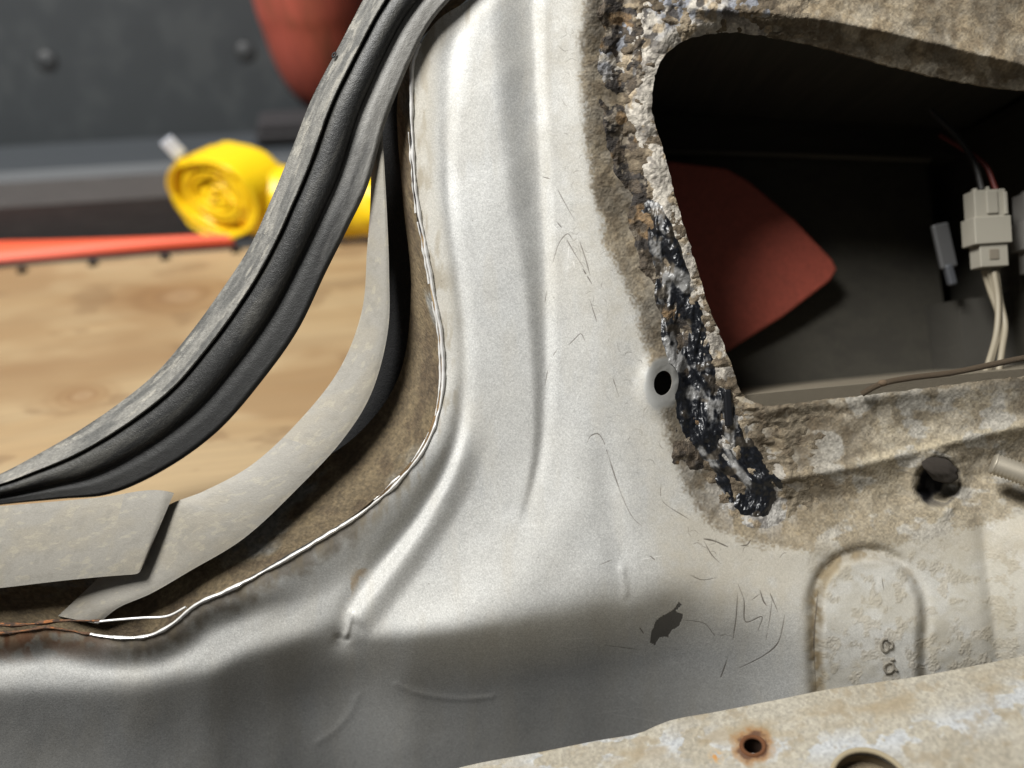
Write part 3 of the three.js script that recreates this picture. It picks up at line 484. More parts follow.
const seal = thing('rubber_seal', 'black rubber hatch seal hanging loose in a curve beside the silver panel', 'rubber seal', P3(-60, 505, -58));
const lipW = table([0, 0.5, 1], [0.30, 0.24, 0.27]);
part('dusty_lip', band(OUTER, INNER, 0, 0.27, (t, s) => lerp(-6, 9, smoothstep(t, 0, 0.25)) + 1.3 * gauss(t - 0.25, 0.012) * 2 + 0.8 * (noise(s * 50, t * 20) - 0.5), 9, 240, 18), dustyMat, seal, { label: 'pale dusty outer lip' });
part('sealing_bulb', band(OUTER, INNER, 0.255, 0.66, (t) => { const u = (t - 0.45) / 0.18; return 1.5 + (Math.abs(u) < 1 ? 10 * Math.sqrt(1 - u * u) : 0); }, 8, 240, 30), rubberMat, seal, { label: 'black rounded sealing bulb' });
const bandGeo = band(OUTER, INNER, 0.638, 1, (t) => 1.5 + 3 * smoothstep(t, 0.64, 0.8) - 4 * smoothstep(t, 0.96, 1), 6, 240, 16); bandTex.repeat.set(1 / (cutLen(bandGeo) * 1.001), 14); bandTex.wrapS = THREE.ClampToEdgeWrapping; part('mounting_band', bandGeo, bandMat, seal);
part('clip_hole', (() => { const p = P3(334, 55, 7); const g = new THREE.TorusGeometry(1.9 * S, 1.1 * S, 8, 18); g.scale(0.7, 1.2, 0.6); g.rotateZ(-0.5); g.translate(p.x, p.y, p.z); return g; })(), mat(sc(18, 18, 18), 0.7), seal);

// ---------------------------------------------------------------- grey plastic trim
const trimTex = rgb8(1024, 512, (i, j, c) => {
  const d = fbm(i * 0.4, j * 0.4, 3), a = fbm(i * 0.012, j * 0.012, 5), v = 0.95 + 0.1 * d; c[0] = 147 * v; c[1] = 143 * v; c[2] = 134 * v;
  blend(c, smoothstep(a, 0.42, 0.68) * 0.45, 150 * v, 142 * v, 125 * v); blend(c, smoothstep(fbm(i * 0.05 + 20, j * 0.05, 4), 0.56, 0.72) * 0.35, 132 * v, 128 * v, 119 * v); blend(c, smoothstep(fbm(i * 0.045 + 80, j * 0.09 + 7, 4), 0.62, 0.72) * 0.3, 182 * v, 173 * v, 150 * v);
});
trimTex.repeat.set(5, 10);
const trimMat = mat(0xffffff, 0.55, { map: trimTex, bumpMap: gritFine, bumpScale: 0.0001 });
const TL = [[366, 20, -26], [369, 90, -24], [371, 160, -24], [370, 210, -24], [367, 250, -24], [362, 310, -24], [340, 368, -24], [297, 423, -24], [250, 466, -23], [204, 491, -22], [164, 508, -22], [128, 548, -26], [92, 584, -30], [58, 616, -34]];
const TR = [[376, 20, -22], [380, 90, -20], [384, 160, -18], [387, 215, -18], [389, 270, -18], [388, 330, -18], [371, 394, -18], [344, 438, -18], [297, 489, -18], [243, 539, -18], [190, 571, -19], [150, 594, -20], [118, 608, -24], [98, 624, -32]];
const strip = thing('curved_trim_strip', 'curved grey plastic trim strip with dust, sweeping up behind the rubber seal', 'trim strip', P3(110, 612, -28));
for (const q of TL) q[2] += 7; for (const q of TR) q[2] += 13;   // it stands clear of the flange and shades it
part('trim_face', band(TL, TR, 0, 1, (t) => 5 * Math.pow(Math.sin(Math.PI * clamp(t, 0.02, 0.98)), 0.45) , 3, 220, 26), trimMat, strip);
part('trim_return', band(TR.map(([x, y, z]) => [x - 2, y - 1, z - 1]), TR.map(([x, y, z]) => [x - 12, y - 6, z - 30]), 0, 1, () => 0, 2, 160, 4), trimMat, strip, { label: 'folded back edge of the trim' });
const plate = thing('sill_trim_plate', 'flat grey plastic sill plate overlapping the curved trim end', 'trim plate', P3(60, 588, -22));
const PT = [[-330, 528, -20], [-110, 514, -20], [-40, 509, -20], [0, 506, -20], [60, 501, -20], [110, 496, -20], [140, 491, -20], [155, 490, -20], [166, 491, -20], [174, 493, -22]];
const PB = [[-330, 616, -12], [-110, 600, -12], [-40, 592, -12], [0, 588, -12], [60, 581, -12], [100, 577, -12], [125, 575, -12], [136, 574, -12], [140, 572, -12], [143, 566, -14]];
for (const q of PT.concat(PB)) q[2] += 14;
part('plate_face', band(PT, PB, 0, 1, (t, s) => 3.5 * Math.pow(Math.sin(Math.PI * clamp(t, 0.02, 0.98)), 0.4) - 1.2 * gauss(t - 0.3, 0.2) * gauss(s - 0.55, 0.07) , 5, 150, 26), trimMat, plate);
part('clip_tab', band([[62, 618, -30], [80, 600, -28], [108, 584, -26]], [[100, 624, -30], [108, 614, -28], [128, 596, -26]], 0, 1, (t) => 3 * Math.sin(Math.PI * t), 3, 20, 8), trimMat, plate);

const infill = thing('gap_infill', 'black band in the gap between trim and metal flange', 'infill', P3(330, 470, -90));
part('black_band', band([[372, 20, -70], [376, 90, -70], [378, 160, -70], [380, 215, -70], [381, 270, -70], [378, 330, -70], [358, 394, -70], [330, 440, -70], [280, 490, -66], [200, 540, -60]], [[425, 20, -48], [414, 90, -48], [410, 160, -48], [416, 215, -48], [420, 270, -48], [420, 330, -48], [406, 394, -50], [374, 445, -50], [310, 500, -48], [220, 560, -46]], 0, 1, () => 0, 4, 120, 8), mat(sc(17, 17, 18), 0.95, { bumpMap: gritFine, bumpScale: 0.001 }), infill);  // plain black band behind the gap, hiding the floor beyond it

// ---------------------------------------------------------------- load floor of the car, seen through the hatch
const UPV = new THREE.Vector3(0, 1, 0);
const FLOOR_Y = camPos.y - 0.308;
const onFloor = (px, py, dy = 0) => toPlane(px, py, UPV, FLOOR_Y + dy);
const backL = onFloor(0, 267), backR = onFloor(240, 249);
const edgeDir = backR.clone().sub(backL).setY(0).normalize(), inward = new THREE.Vector3(-edgeDir.z, 0, edgeDir.x);   // towards the camera
if (inward.z < 0) inward.negate();
const fl = (a, b, dy = 0) => backL.clone().addScaledVector(edgeDir, a).addScaledVector(inward, b).setY(FLOOR_Y + dy);
const toFl = (p) => { const d = p.clone().sub(backL); return [d.dot(edgeDir), d.dot(inward)]; };
const knots = [[180, 296, 0.022], [82, 396, 0.010]].map(([x, y, r]) => [...toFl(onFloor(x, y)), r]);
const PLX0 = -0.5, PLX1 = 0.75, PLB = toFl(onFloor(150, 525))[1];
const plyTex = rgb8(1400, 700, (i, j, c) => {
  const a = PLX0 + (i / 1400) * (PLX1 - PLX0), b = (1 - j / 700) * PLB; let yy = b, kn = 0, core = 0, ring = 0;
  for (const [ka, kb, r] of knots) { const dx = (a - ka) / 1.3, dy = b - kb, d = Math.hypot(dx, dy) / r; yy += dy * 0.9 * Math.exp(-d * d * 0.35); const g = Math.exp(-d * d * 0.55); kn = Math.max(kn, g); core = Math.max(core, Math.exp(-Math.pow(d * 1.9, 4))); ring = Math.max(ring, g * (0.5 + 0.5 * Math.sin(d * 11 + 3 * noise(a * 60, b * 60)))); }
  const warpY = 0.02 * (fbm(a * 7, b * 9, 3) - 0.5); yy += warpY; const g1 = fbm(a * 5, yy * 45, 4), g2 = fbm(a * 22, yy * 420, 3), blotch = fbm(a * 9 + 4, b * 14, 4), v = 0.95 + 0.1 * g2;
  c[0] = 160 * v; c[1] = 138 * v; c[2] = 104 * v;
  blend(c, smoothstep(g1, 0.4, 0.7) * 0.35, 142 * v, 112 * v, 74 * v); blend(c, smoothstep(blotch, 0.46, 0.66) * 0.5, 126, 96, 62); blend(c, smoothstep(fbm(a * 26 + 70, b * 40, 4), 0.58, 0.7) * 0.35, 104, 80, 54); blend(c, smoothstep(fbm(a * 3 + 40, b * 26 + 8, 4), 0.5, 0.75) * 0.4, 122 * v, 92 * v, 60 * v);
  blend(c, kn * 0.55, 118, 82, 46); blend(c, ring * 0.25, 92, 60, 32); blend(c, core * 0.35, 170, 150, 122);
});
const plywood = thing('plywood_sheet', 'knotty tan plywood sheet lying as load floor inside the car', 'plywood', fl(0.2, 0.2, -0.012), { tilted: false });
{
  const g = new THREE.BufferGeometry(), p = [], uv = [], idx = [], quad = (A, B, C, E) => { const n = p.length / 3; for (const [v, u] of [A, B, C, E]) { p.push(v.x, v.y, v.z); uv.push(...u); } idx.push(n, n + 1, n + 2, n, n + 2, n + 3); };
  const c = (a, b, dy) => [fl(a, b, dy), [(a - PLX0) / (PLX1 - PLX0), 1 - b / PLB]];
  quad(c(PLX0, 0, 0), c(PLX0, PLB, 0), c(PLX1, PLB, 0), c(PLX1, 0, 0)); quad(c(PLX0, 0, 0), c(PLX1, 0, 0), c(PLX1, 0, -0.012), c(PLX0, 0, -0.012)); quad(c(PLX0, PLB, 0), c(PLX0, PLB, -0.012), c(PLX1, PLB, -0.012), c(PLX1, PLB, 0)); quad(c(PLX0, 0, -0.012), c(PLX1, 0, -0.012), c(PLX1, PLB, -0.012), c(PLX0, PLB, -0.012));
  g.setAttribute('position', new THREE.Float32BufferAttribute(p, 3)); g.setAttribute('uv', new THREE.Float32BufferAttribute(uv, 2)); g.setIndex(idx); g.computeVertexNormals();
  part('board', g, mat(0xffffff, 0.6, { map: plyTex, bumpMap: plyTex, bumpScale: 0.0004 }), plywood);
  const screwMat = mat(sc(34, 32, 30), 0.5, { metalness: 0.5 });
  for (const [x, y] of [[22, 270], [93, 263], [165, 257], [236, 250], [-50, 277]]) { const q = onFloor(x, y, 0.0012); const s = new THREE.CylinderGeometry(0.0034, 0.0042, 0.0024, 18); s.translate(q.x, q.y, q.z); const m = part('screw_head', s, screwMat, plywood); const r = new THREE.BoxGeometry(0.004, 0.0006, 0.0009); r.translate(q.x, q.y + 0.0013, q.z); part('slot', r, mat(sc(12, 12, 12), 0.8), plywood, { parent: m }); }
}
// orange strap along the back of the board
const strap = thing('orange_strap', 'flat orange strap lying along the back edge of the plywood', 'strap', fl(0.05, -0.03, 0), { tilted: false });
{
  const pts = []; for (let k = 0; k <= 20; k++) { const t = k / 20; pts.push(fl(lerp(-0.42, 0.175, t), -0.019 + 0.010 * t, 0.006 + 0.003 * Math.sin(t * 4))); }
  const cv = new THREE.CatmullRomCurve3(pts), N = 60, pos = [], idx = [];
  for (let i = 0; i <= N; i++) { const c = cv.getPoint(i / N), w = 0.020 * (1 - smoothstep(i / N, 0.55, 1) * 0.8); for (let k = 0; k <= 12; k++) { const a = (k / 12) * Math.PI * 2; const q = c.clone().addScaledVector(inward, Math.cos(a) * w).addScaledVector(UPV, Math.sin(a) * 0.006); pos.push(q.x, q.y, q.z); } }
  for (let i = 0; i < N; i++) for (let k = 0; k < 12; k++) { const a = i * 13 + k; idx.push(a, a + 1, a + 13, a + 1, a + 14, a + 13); }
  const g = new THREE.BufferGeometry(); g.setAttribute('position', new THREE.Float32BufferAttribute(pos, 3)); g.setIndex(idx); g.computeVertexNormals(); part('webbing', g, mat(sc(228, 92, 58), 0.55), strap);
}
// carpeted step, plastic ledge and dark cover panel behind the floor
const STEP_B = -0.055;
const carpetTex = rgb8(512, 256, (i, j, c) => { const r = 0.5 + 0.5 * Math.sin(i * 0.7 + 2 * noise(i * 0.05, j * 0.05)), d = LAT[(j * 512 + i) & 262143], v = 0.7 + 0.25 * r + 0.35 * d * noise(i * 0.3, j * 0.3); c[0] = 74 * v; c[1] = 70 * v; c[2] = 68 * v; }); carpetTex.repeat.set(6, 1);
function prism(poly, a0, a1, uvs = 1) {              // a profile (distance behind the floor edge, height) drawn out along the edge
  const sh = new THREE.Shape(poly.map(([b, h]) => new THREE.Vector2(b, h))), g = new THREE.ExtrudeGeometry(sh, { depth: a1 - a0, bevelEnabled: true, bevelSize: 0.003, bevelThickness: 0.003, bevelSegments: 3, curveSegments: 8 });
  const m = new THREE.Matrix4().makeBasis(inward, UPV, edgeDir.clone().negate()); const o = fl(a1, 0, 0); m.setPosition(o.x, o.y, o.z); g.applyMatrix4(m); return g;
}
const bAt = (px, py, h) => toFl(toPlane(px, py, UPV, FLOOR_Y + h))[1];
const hAt = (px, py, b) => { const n = inward, p = toPlane(px, py, n, n.dot(fl(0, b, 0))); return p.y - FLOOR_Y; };
const h1 = hAt(60, 206, STEP_B);                     // top of the carpeted step
const step = thing('carpeted_step', 'dark ribbed carpet step behind the plywood floor', 'carpet', fl(0, STEP_B - 0.02, -0.02), { tilted: false });
part('carpet', prism([[STEP_B, -0.012], [STEP_B, h1], [STEP_B - 0.05, h1], [STEP_B - 0.05, -0.012]], -0.6, 0.9), mat(0xffffff, 0.98, { map: carpetTex, bumpMap: carpetTex, bumpScale: 0.002 }), step);
const LEDGE_B = STEP_B - 0.058, h2 = hAt(60, 176, LEDGE_B);
const ledge = thing('plastic_ledge', 'smooth grey plastic ledge above the carpet step', 'plastic trim', fl(0, LEDGE_B - 0.04, -0.012), { tilted: false });
const ledgeMat = mat(sc(52, 56, 60), 0.6);
part('ledge_riser', prism([[LEDGE_B, -0.012], [LEDGE_B + 0.003, h1 * 0.5], [LEDGE_B - 0.004, h2 - 0.008], [LEDGE_B - 0.012, h2], [LEDGE_B - 0.055, h2 + 0.006], [LEDGE_B - 0.055, -0.012]], -0.7, 1.0), ledgeMat, ledge);
const COVER_B = LEDGE_B - 0.075;
const h3 = hAt(60, 148, COVER_B);
const cover = thing('cover_panel', 'large dark grey cover panel with push clips behind the load floor', 'cover panel', fl(0, COVER_B - 0.05, -0.012), { tilted: false });
const LEAN = 0.35, CH = 0.75;
const coverTex = rgb8(512, 512, (i, j, c) => { const d = LAT[(j * 512 + i) & 262143], a = fbm(i * 0.02, j * 0.02, 4), v = 0.85 + 0.18 * d + 0.12 * a; c[0] = 37 * v; c[1] = 42 * v; c[2] = 45 * v; blend(c, smoothstep(a, 0.5, 0.7) * 0.25, 74, 76, 74); }); coverTex.repeat.set(4, 4);
part('face', prism([[COVER_B, h3], [COVER_B - CH * LEAN, h3 + CH], [COVER_B - CH * LEAN - 0.02, h3 + CH], [COVER_B - 0.03, h3]], -0.9, 1.2), mat(0xffffff, 0.75, { map: coverTex, bumpMap: coverTex, bumpScale: 0.0006 }), cover);
part('lower_rail', prism([[COVER_B - 0.014, -0.012], [COVER_B - 0.014, h3 - 0.008], [COVER_B - 0.05, h3 - 0.008], [COVER_B - 0.05, -0.012]], -0.9, 1.2), mat(sc(50, 53, 55), 0.8), cover);
{
  const n = inward.clone().addScaledVector(UPV, LEAN).normalize(), d = n.dot(fl(0, COVER_B, h3)) + 0.003;
  const qt = new THREE.Quaternion().setFromUnitVectors(UPV, n), clipMat = mat(sc(44, 47, 49), 0.5), dark = mat(sc(20, 21, 22), 0.8);
  for (const [x, y] of [[46, 60], [245, 51], [-150, 72]]) {
    const q = toPlane(x, y, n, d); const g = new THREE.LatheGeometry([[0, 0.002], [0.004, 0.0018], [0.0055, 0.001], [0.0072, 0.001], [0.0085, 0.0004], [0.009, -0.002]].map(([a, b]) => new THREE.Vector2(a, b)), 24); g.applyQuaternion(qt); g.translate(q.x, q.y, q.z);
    const m = part('push_clip', g, clipMat, cover); const r = new THREE.TorusGeometry(0.0088, 0.001, 8, 24); r.rotateX(Math.PI / 2); r.applyQuaternion(qt); r.translate(q.x, q.y, q.z); part('clip_rim', r, dark, cover, { parent: m });
  }
}
// yellow roll of bags lying on the back of the board
{
  const c0 = onFloor(222, 243); const px = 0.45e-3 * (W(P3(222, 243, 0)).sub(camPos).length() > 0 ? c0.clone().sub(camPos).dot(new THREE.Vector3(0, -Math.sin(PITCH), -Math.cos(PITCH))) / D : 1);
  const rx = 55 * px, ry = 46 * px; const roll = thing('yellow_bag_roll', 'roll of bright yellow plastic bags lying at the back of the plywood', 'bag roll', c0.clone(), { tilted: false });
  const ax = new THREE.Vector3(0.42, 0, -0.91).normalize(), side = new THREE.Vector3().crossVectors(UPV, ax).normalize();
  const m = new THREE.Matrix4().makeBasis(side, UPV, ax);
  const build = (r0, r1, turns, th, len, ph, z0, sq) => {
    const out = [], inn = [], N = turns * 46;
    for (let i = 0; i <= N; i++) { const t = i / N, a = ph + t * turns * Math.PI * 2, r = lerp(r0, r1, t), w = 1 + 0.05 * (noise(a * 0.8, r0 * 900) - 0.5) * 2 + 0.07 * Math.sin(2 * a + t * 3), cx = Math.cos(a) * r * w * rx, cy = Math.sin(a) * r * w * ry * lerp(sq, 1, t); const k = 1 - th / (r + 0.02); out.push(new THREE.Vector2(cx, cy)); inn.push(new THREE.Vector2(cx * k, cy * k)); }
    const g = new THREE.ExtrudeGeometry(new THREE.Shape(out.concat(inn.reverse())), { depth: len, bevelEnabled: true, bevelSize: 0.0006, bevelThickness: 0.0012, bevelSegments: 2, steps: 6 });
    const p = g.attributes.position; for (let i = 0; i < p.count; i++) { const z = p.getZ(i), x = p.getX(i), y = p.getY(i), a = Math.atan2(y, x); p.setXYZ(i, x * (1 + 0.04 * (noise(z * 40 + a, 3) - 0.5)), y * (1 + 0.06 * (noise(z * 30, a * 2 + 9) - 0.5)), z + z0 + 0.004 * (noise(a * 1.5 + Math.hypot(x, y) * 200, 7) - 0.5) - 0.004 * 0); }
    g.applyMatrix4(m); const o = c0.clone(); g.translate(o.x, o.y + ry * 1.04, o.z); g.computeVertexNormals(); return g;
  };
  const yel = new THREE.MeshPhysicalMaterial({ color: sc(246, 206, 20), roughness: 0.42, side: THREE.DoubleSide });
  part('outer_layers', build(0.80, 1.0, 2, 0.075, 0.04, 0.8, 0, 1), yel, roll);
  part('inner_layers', build(0.42, 0.76, 3, 0.07, 0.036, 2.1, 0.003, 0.8), yel, roll);
  part('core_fold', build(0.1, 0.38, 2, 0.09, 0.034, 0.3, 0.004, 0.6), yel, roll);
  {                                                   // the loose end of the bags behind the roll
    const N = 50, K = 40, pos = [], idx = [], pts = [[236, 238], [262, 240], [290, 240], [320, 240], [350, 240], [376, 242], [392, 244]].map(([x, y]) => onFloor(x, y)), cv = new THREE.CatmullRomCurve3(pts);
    for (let i = 0; i <= N; i++) { const t = i / N, c = cv.getPoint(t), e = Math.sqrt(Math.max(0, 1 - Math.pow(Math.abs(2 * t - 1), 8))), rr = lerp(37, 30, t) * px * e; for (let k = 0; k < K; k++) { const a = (k / K) * Math.PI * 2, w = 1 + 0.16 * (noise(t * 9 + 3, Math.sin(a) * 2 + 5) - 0.5) + 0.1 * (ridged(t * 7, Math.cos(a) * 3 + 8, 3) - 0.5); const q = c.clone().addScaledVector(inward, Math.cos(a) * rr * w - 0.012).addScaledVector(UPV, lerp(37, 30, t) * px + Math.sin(a) * rr * w); pos.push(q.x, q.y, q.z); } }
    for (let i = 0; i < N; i++) for (let k = 0; k < K; k++) { const a = i * K + k, b = i * K + ((k + 1) % K); idx.push(a, b, a + K, b, b + K, a + K); }
    const g = new THREE.BufferGeometry(); g.setAttribute('position', new THREE.Float32BufferAttribute(pos, 3)); g.setIndex(idx); g.computeVertexNormals(); part('loose_end', g, yel, roll);
  }
  const tab = new RoundedBoxGeometry(0.012, 0.016, 0.002, 2, 0.0008); tab.rotateZ(0.6); const tp = c0.clone().addScaledVector(side, rx * 0.80).addScaledVector(UPV, ry * 1.93).addScaledVector(ax, 0.006); tab.translate(tp.x, tp.y, tp.z); part('paper_tab', tab, mat(sc(214, 222, 236), 0.7), roll, { label: 'white paper tab' });
}
// dark box and red canister on the ledge
{
  const b0 = LEDGE_B - 0.025, n = inward, d = n.dot(fl(0, b0, 0)); const pA = toPlane(262, 165, n, d), pB = toPlane(420, 118, n, d), aA = toFl(pA)[0], aB = toFl(pB)[0], y0 = FLOOR_Y + h2 + 0.004, hh = pB.y - y0;
  const box = thing('dark_box', 'dark grey box behind the yellow roll', 'box', fl((aA + aB) / 2, b0 - 0.02, h2 + 0.006), { tilted: false });
  const g = new RoundedBoxGeometry(aB - aA, hh, 0.04, 4, 0.006); const mm = new THREE.Matrix4().makeBasis(edgeDir, UPV, edgeDir.clone().cross(UPV)); g.applyMatrix4(mm); const o = fl((aA + aB) / 2, b0 - 0.022, 0); g.translate(o.x, y0 + hh / 2 + 0.002, o.z); const body = part('body', g, mat(sc(50, 48, 50), 0.8, { bumpMap: grit, bumpScale: 0.0005 }), box);
  const l = new RoundedBoxGeometry(aB - aA + 0.004, 0.008, 0.044, 3, 0.002); l.applyMatrix4(mm); l.translate(o.x, y0 + hh - 0.012, o.z); part('lid_rim', l, mat(sc(42, 41, 43), 0.7), box, { parent: body });
  const n2 = inward, d2 = n2.dot(fl(0, COVER_B - 0.02, 0)); const q0 = toPlane(330, 108, n2, d2), q1 = toPlane(259, 20, n2, d2), r = Math.abs(toFl(q1)[0] - toFl(q0)[0]) * 0.98;
  const base0 = q0.clone(); const can = thing('red_canister', 'faded red round-bottomed canister standing behind the rubber seal', 'canister', base0.clone(), { tilted: false });
  const prof = [[0, 0], [r * 0.30, 0.004], [r * 0.58, 0.016], [r * 0.80, 0.042], [r * 0.93, 0.078], [r, 0.125], [r, 0.33], [r * 0.9, 0.37], [r * 0.5, 0.40], [0, 0.41]];
  const sp = new THREE.SplineCurve(prof.map(([a, b]) => new THREE.Vector2(a, b))).getPoints(50); sp[0].x = 0; const lg = new THREE.LatheGeometry(sp.map((v) => new THREE.Vector2(Math.max(0, v.x), v.y)), 48);
  const redTex = rgb8(256, 256, (i, j, c) => { const a = fbm(i * 0.03, j * 0.02, 4), v = 0.9 + 0.2 * noise(i * 0.4, j * 0.1); c[0] = 168 * v; c[1] = 84 * v; c[2] = 70 * v; blend(c, smoothstep(a, 0.56, 0.68) * 0.5, 128, 74, 56); }); redTex.repeat.set(2, 1);
  lg.rotateZ(0.04); lg.translate(base0.x, base0.y, base0.z - 0.0); part('shell', lg, mat(0xffffff, 0.5, { map: redTex }), can);
  const cap = new THREE.CylinderGeometry(0.02, 0.024, 0.03, 24); cap.translate(base0.x - 0.014, base0.y + 0.42, base0.z); part('cap', cap, mat(sc(150, 60, 48), 0.5), can);
}

// ---------------------------------------------------------------- behind the lamp opening
const inner = thing('inner_side_wall', 'inner wall of the car behind the lamp opening, its olive darkened for shade', 'inner wall', P3(880, 460, -330));
const shadedOliveTex = rgb8(512, 512, (i, j, c) => { const a = fbm(i * 0.015, j * 0.02, 5), v = 0.85 + 0.3 * fbm(i * 0.2, j * 0.2, 3); c[0] = 58 * v; c[1] = 55 * v; c[2] = 47 * v; blend(c, smoothstep(a, 0.48, 0.68) * 0.5, 48, 45, 39); }); shadedOliveTex.repeat.set(2, 2);  // olive darkened in the colour itself, standing in for shade behind the opening
const shadedOliveMat = mat(0xffffff, 0.85, { map: shadedOliveTex });
function plane4(a, b, c, d, n = 8) { const pos = [], uv = [], idx = []; for (let j = 0; j <= n; j++) for (let i = 0; i <= n; i++) { const p = a.clone().lerp(b, i / n).lerp(d.clone().lerp(c, i / n), j / n); pos.push(p.x, p.y, p.z); uv.push(i / n, 1 - j / n); } for (let j = 0; j < n; j++) for (let i = 0; i < n; i++) { const k = j * (n + 1) + i; idx.push(k, k + n + 1, k + 1, k + 1, k + n + 1, k + n + 2); } const g = new THREE.BufferGeometry(); g.setAttribute('position', new THREE.Float32BufferAttribute(pos, 3)); g.setAttribute('uv', new THREE.Float32BufferAttribute(uv, 2)); g.setIndex(idx); g.computeVertexNormals(); return g; }
function slab(a, b, c, d, t) {                        // a quad with thickness, t towards -z of the pillar's axes
  const f = plane4(a, b, c, d, 4), sh = (v) => v.clone().add(new THREE.Vector3(0, 0, -t)); return mergeGeometries([f, plane4(sh(b), sh(a), sh(d), sh(c), 4), plane4(a, d, sh(d), sh(a), 2), plane4(b, sh(b), sh(c), c, 2), plane4(a, sh(a), sh(b), b, 2), plane4(d, c, sh(c), sh(d), 2)]);
}
const Q = (x, y, z) => new THREE.Vector3((x - 512) * S, (384 - y) * S, z * S);      // straight coordinates behind the opening
part('wall_face', slab(P3(600, 156, -330), P3(925, 160, -330), P3(965, 470, -250), P3(600, 470, -250), 8), shadedOliveMat, inner);
part('upper_shelf', slab(P3(600, 20, -380), P3(1100, 20, -380), P3(1100, 158, -320), P3(600, 150, -320), 8), shadedOliveMat, inner);
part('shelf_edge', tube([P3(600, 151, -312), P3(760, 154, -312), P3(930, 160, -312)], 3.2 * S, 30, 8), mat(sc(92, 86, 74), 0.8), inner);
part('rear_wall', slab(P3(900, 90, -400), P3(1250, 90, -400), P3(1250, 480, -400), P3(900, 480, -400), 8), shadedOliveMat, inner);
part('roof_panel', slab(Q(560, 0, -40), Q(1300, 40, -40), Q(1400, -10, -520), Q(500, -40, -520), 6), shadedOliveMat, inner);
part('divider', slab(Q(655, 20, -60), Q(655, 430, -60), Q(600, 470, -420), Q(600, 0, -420), 4), shadedOliveMat, inner);
part('outer_wing', slab(Q(1130, 40, -30), Q(1130, 460, -30), Q(1330, 500, -460), Q(1330, 0, -460), 4), shadedOliveMat, inner);
part('lower_pan', slab(Q(600, 440, -60), Q(1300, 440, -60), Q(1400, 470, -520), Q(500, 470, -520), 6), shadedOliveMat, inner);
const sillBack = thing('inner_lip', 'pale inner lip showing behind the lower rim of the lamp opening', 'metal lip', P3(860, 410, -40));
part('lip_face', slab(P3(735, 396, -34), P3(1160, 356, -34), P3(1160, 410, -30), P3(735, 430, -30), 4), mat(sc(122, 113, 96), 0.9, { bumpMap: grit, bumpScale: 0.0009 }), sillBack);

// red board standing in front of the inner wall
{
  const z = -262, redBoard = thing('red_board', 'faded red board standing inside the lamp opening', 'board', P3(725, 352, z));
  const shp = (pts, zz, t, bev) => { const s = new THREE.Shape(pts.map(([x, y]) => { const p = P3(x, y, zz); return new THREE.Vector2(p.x, p.y); })); const g = new THREE.ExtrudeGeometry(s, { depth: t * S, bevelEnabled: true, bevelSize: bev * S, bevelThickness: bev * S, bevelSegments: 3 }); g.translate(0, 0, zz * S); return g; };
  const rt = rgb8(256, 256, (i, j, c) => { const a = fbm(i * 0.03, j * 0.03, 4), v = 0.9 + 0.2 * noise(i * 0.3, j * 0.3); c[0] = 150 * v; c[1] = 70 * v; c[2] = 54 * v; blend(c, smoothstep(a, 0.5, 0.75) * 0.2, 126, 62, 48); }); rt.repeat.set(12, 12);
  part('red_face', shp([[668, 165], [724, 172], [745, 184], [790, 222], [828, 262], [832, 270], [826, 280], [780, 315], [724, 350], [668, 372]], z, 6, 3), mat(0xffffff, 0.6, { map: rt }), redBoard);
  part('support_post', tube([P3(705, 300, z - 2), P3(700, 300, z - 60)], 6 * S, 6, 10), shadedOliveMat, redBoard);
}
// white wire connectors
function connector(at, sc_, tone, label, wires) {
  const o = thing('wire_connector', label, 'connector', at.clone(), { group: 'pale wire connectors in the lamp opening' });
  const m = mat(tone, 0.55), box = (x0, y0, x1, y1, z0, z1, name, mt = m, par) => { const k = sc_ * S; const g = new RoundedBoxGeometry((x1 - x0) * k, (y1 - y0) * k, (z1 - z0) * k, 3, 1.2 * k); g.translate(((x0 + x1) / 2) * k, -((y0 + y1) / 2) * k, ((z0 + z1) / 2) * k); g.rotateZ(0.06); g.translate(at.x, at.y, at.z); return part(name, g, mt, o, { parent: par }); };
  const soc = box(-18, -42, 18, -8, -12, 12, 'socket'); box(-5, -40, 8, -14, 11.5, 14, 'latch', m, soc); box(14, -38, 18.5, -12, 4, 15, 'guide_rib', m, soc);
  box(-13, -46, -9, -41, -4, 4, 'pin', m, soc); box(1, -47, 5, -41, -4, 4, 'pin', m, soc);
  box(-21, -11, 21, 20, -15, 15, 'collar'); const pl = box(-15, 19, 17, 46, -11, 12, 'plug'); box(-5, 26, 6, 38, 11.5, 13, 'plug_key', mat(sc(120, 112, 98), 0.7), pl);
  for (const w of wires) part('wire', tube(w, 3.4 * S, 50, 10), mat(sc(146, 137, 118), 0.55), o);
  return o;
}
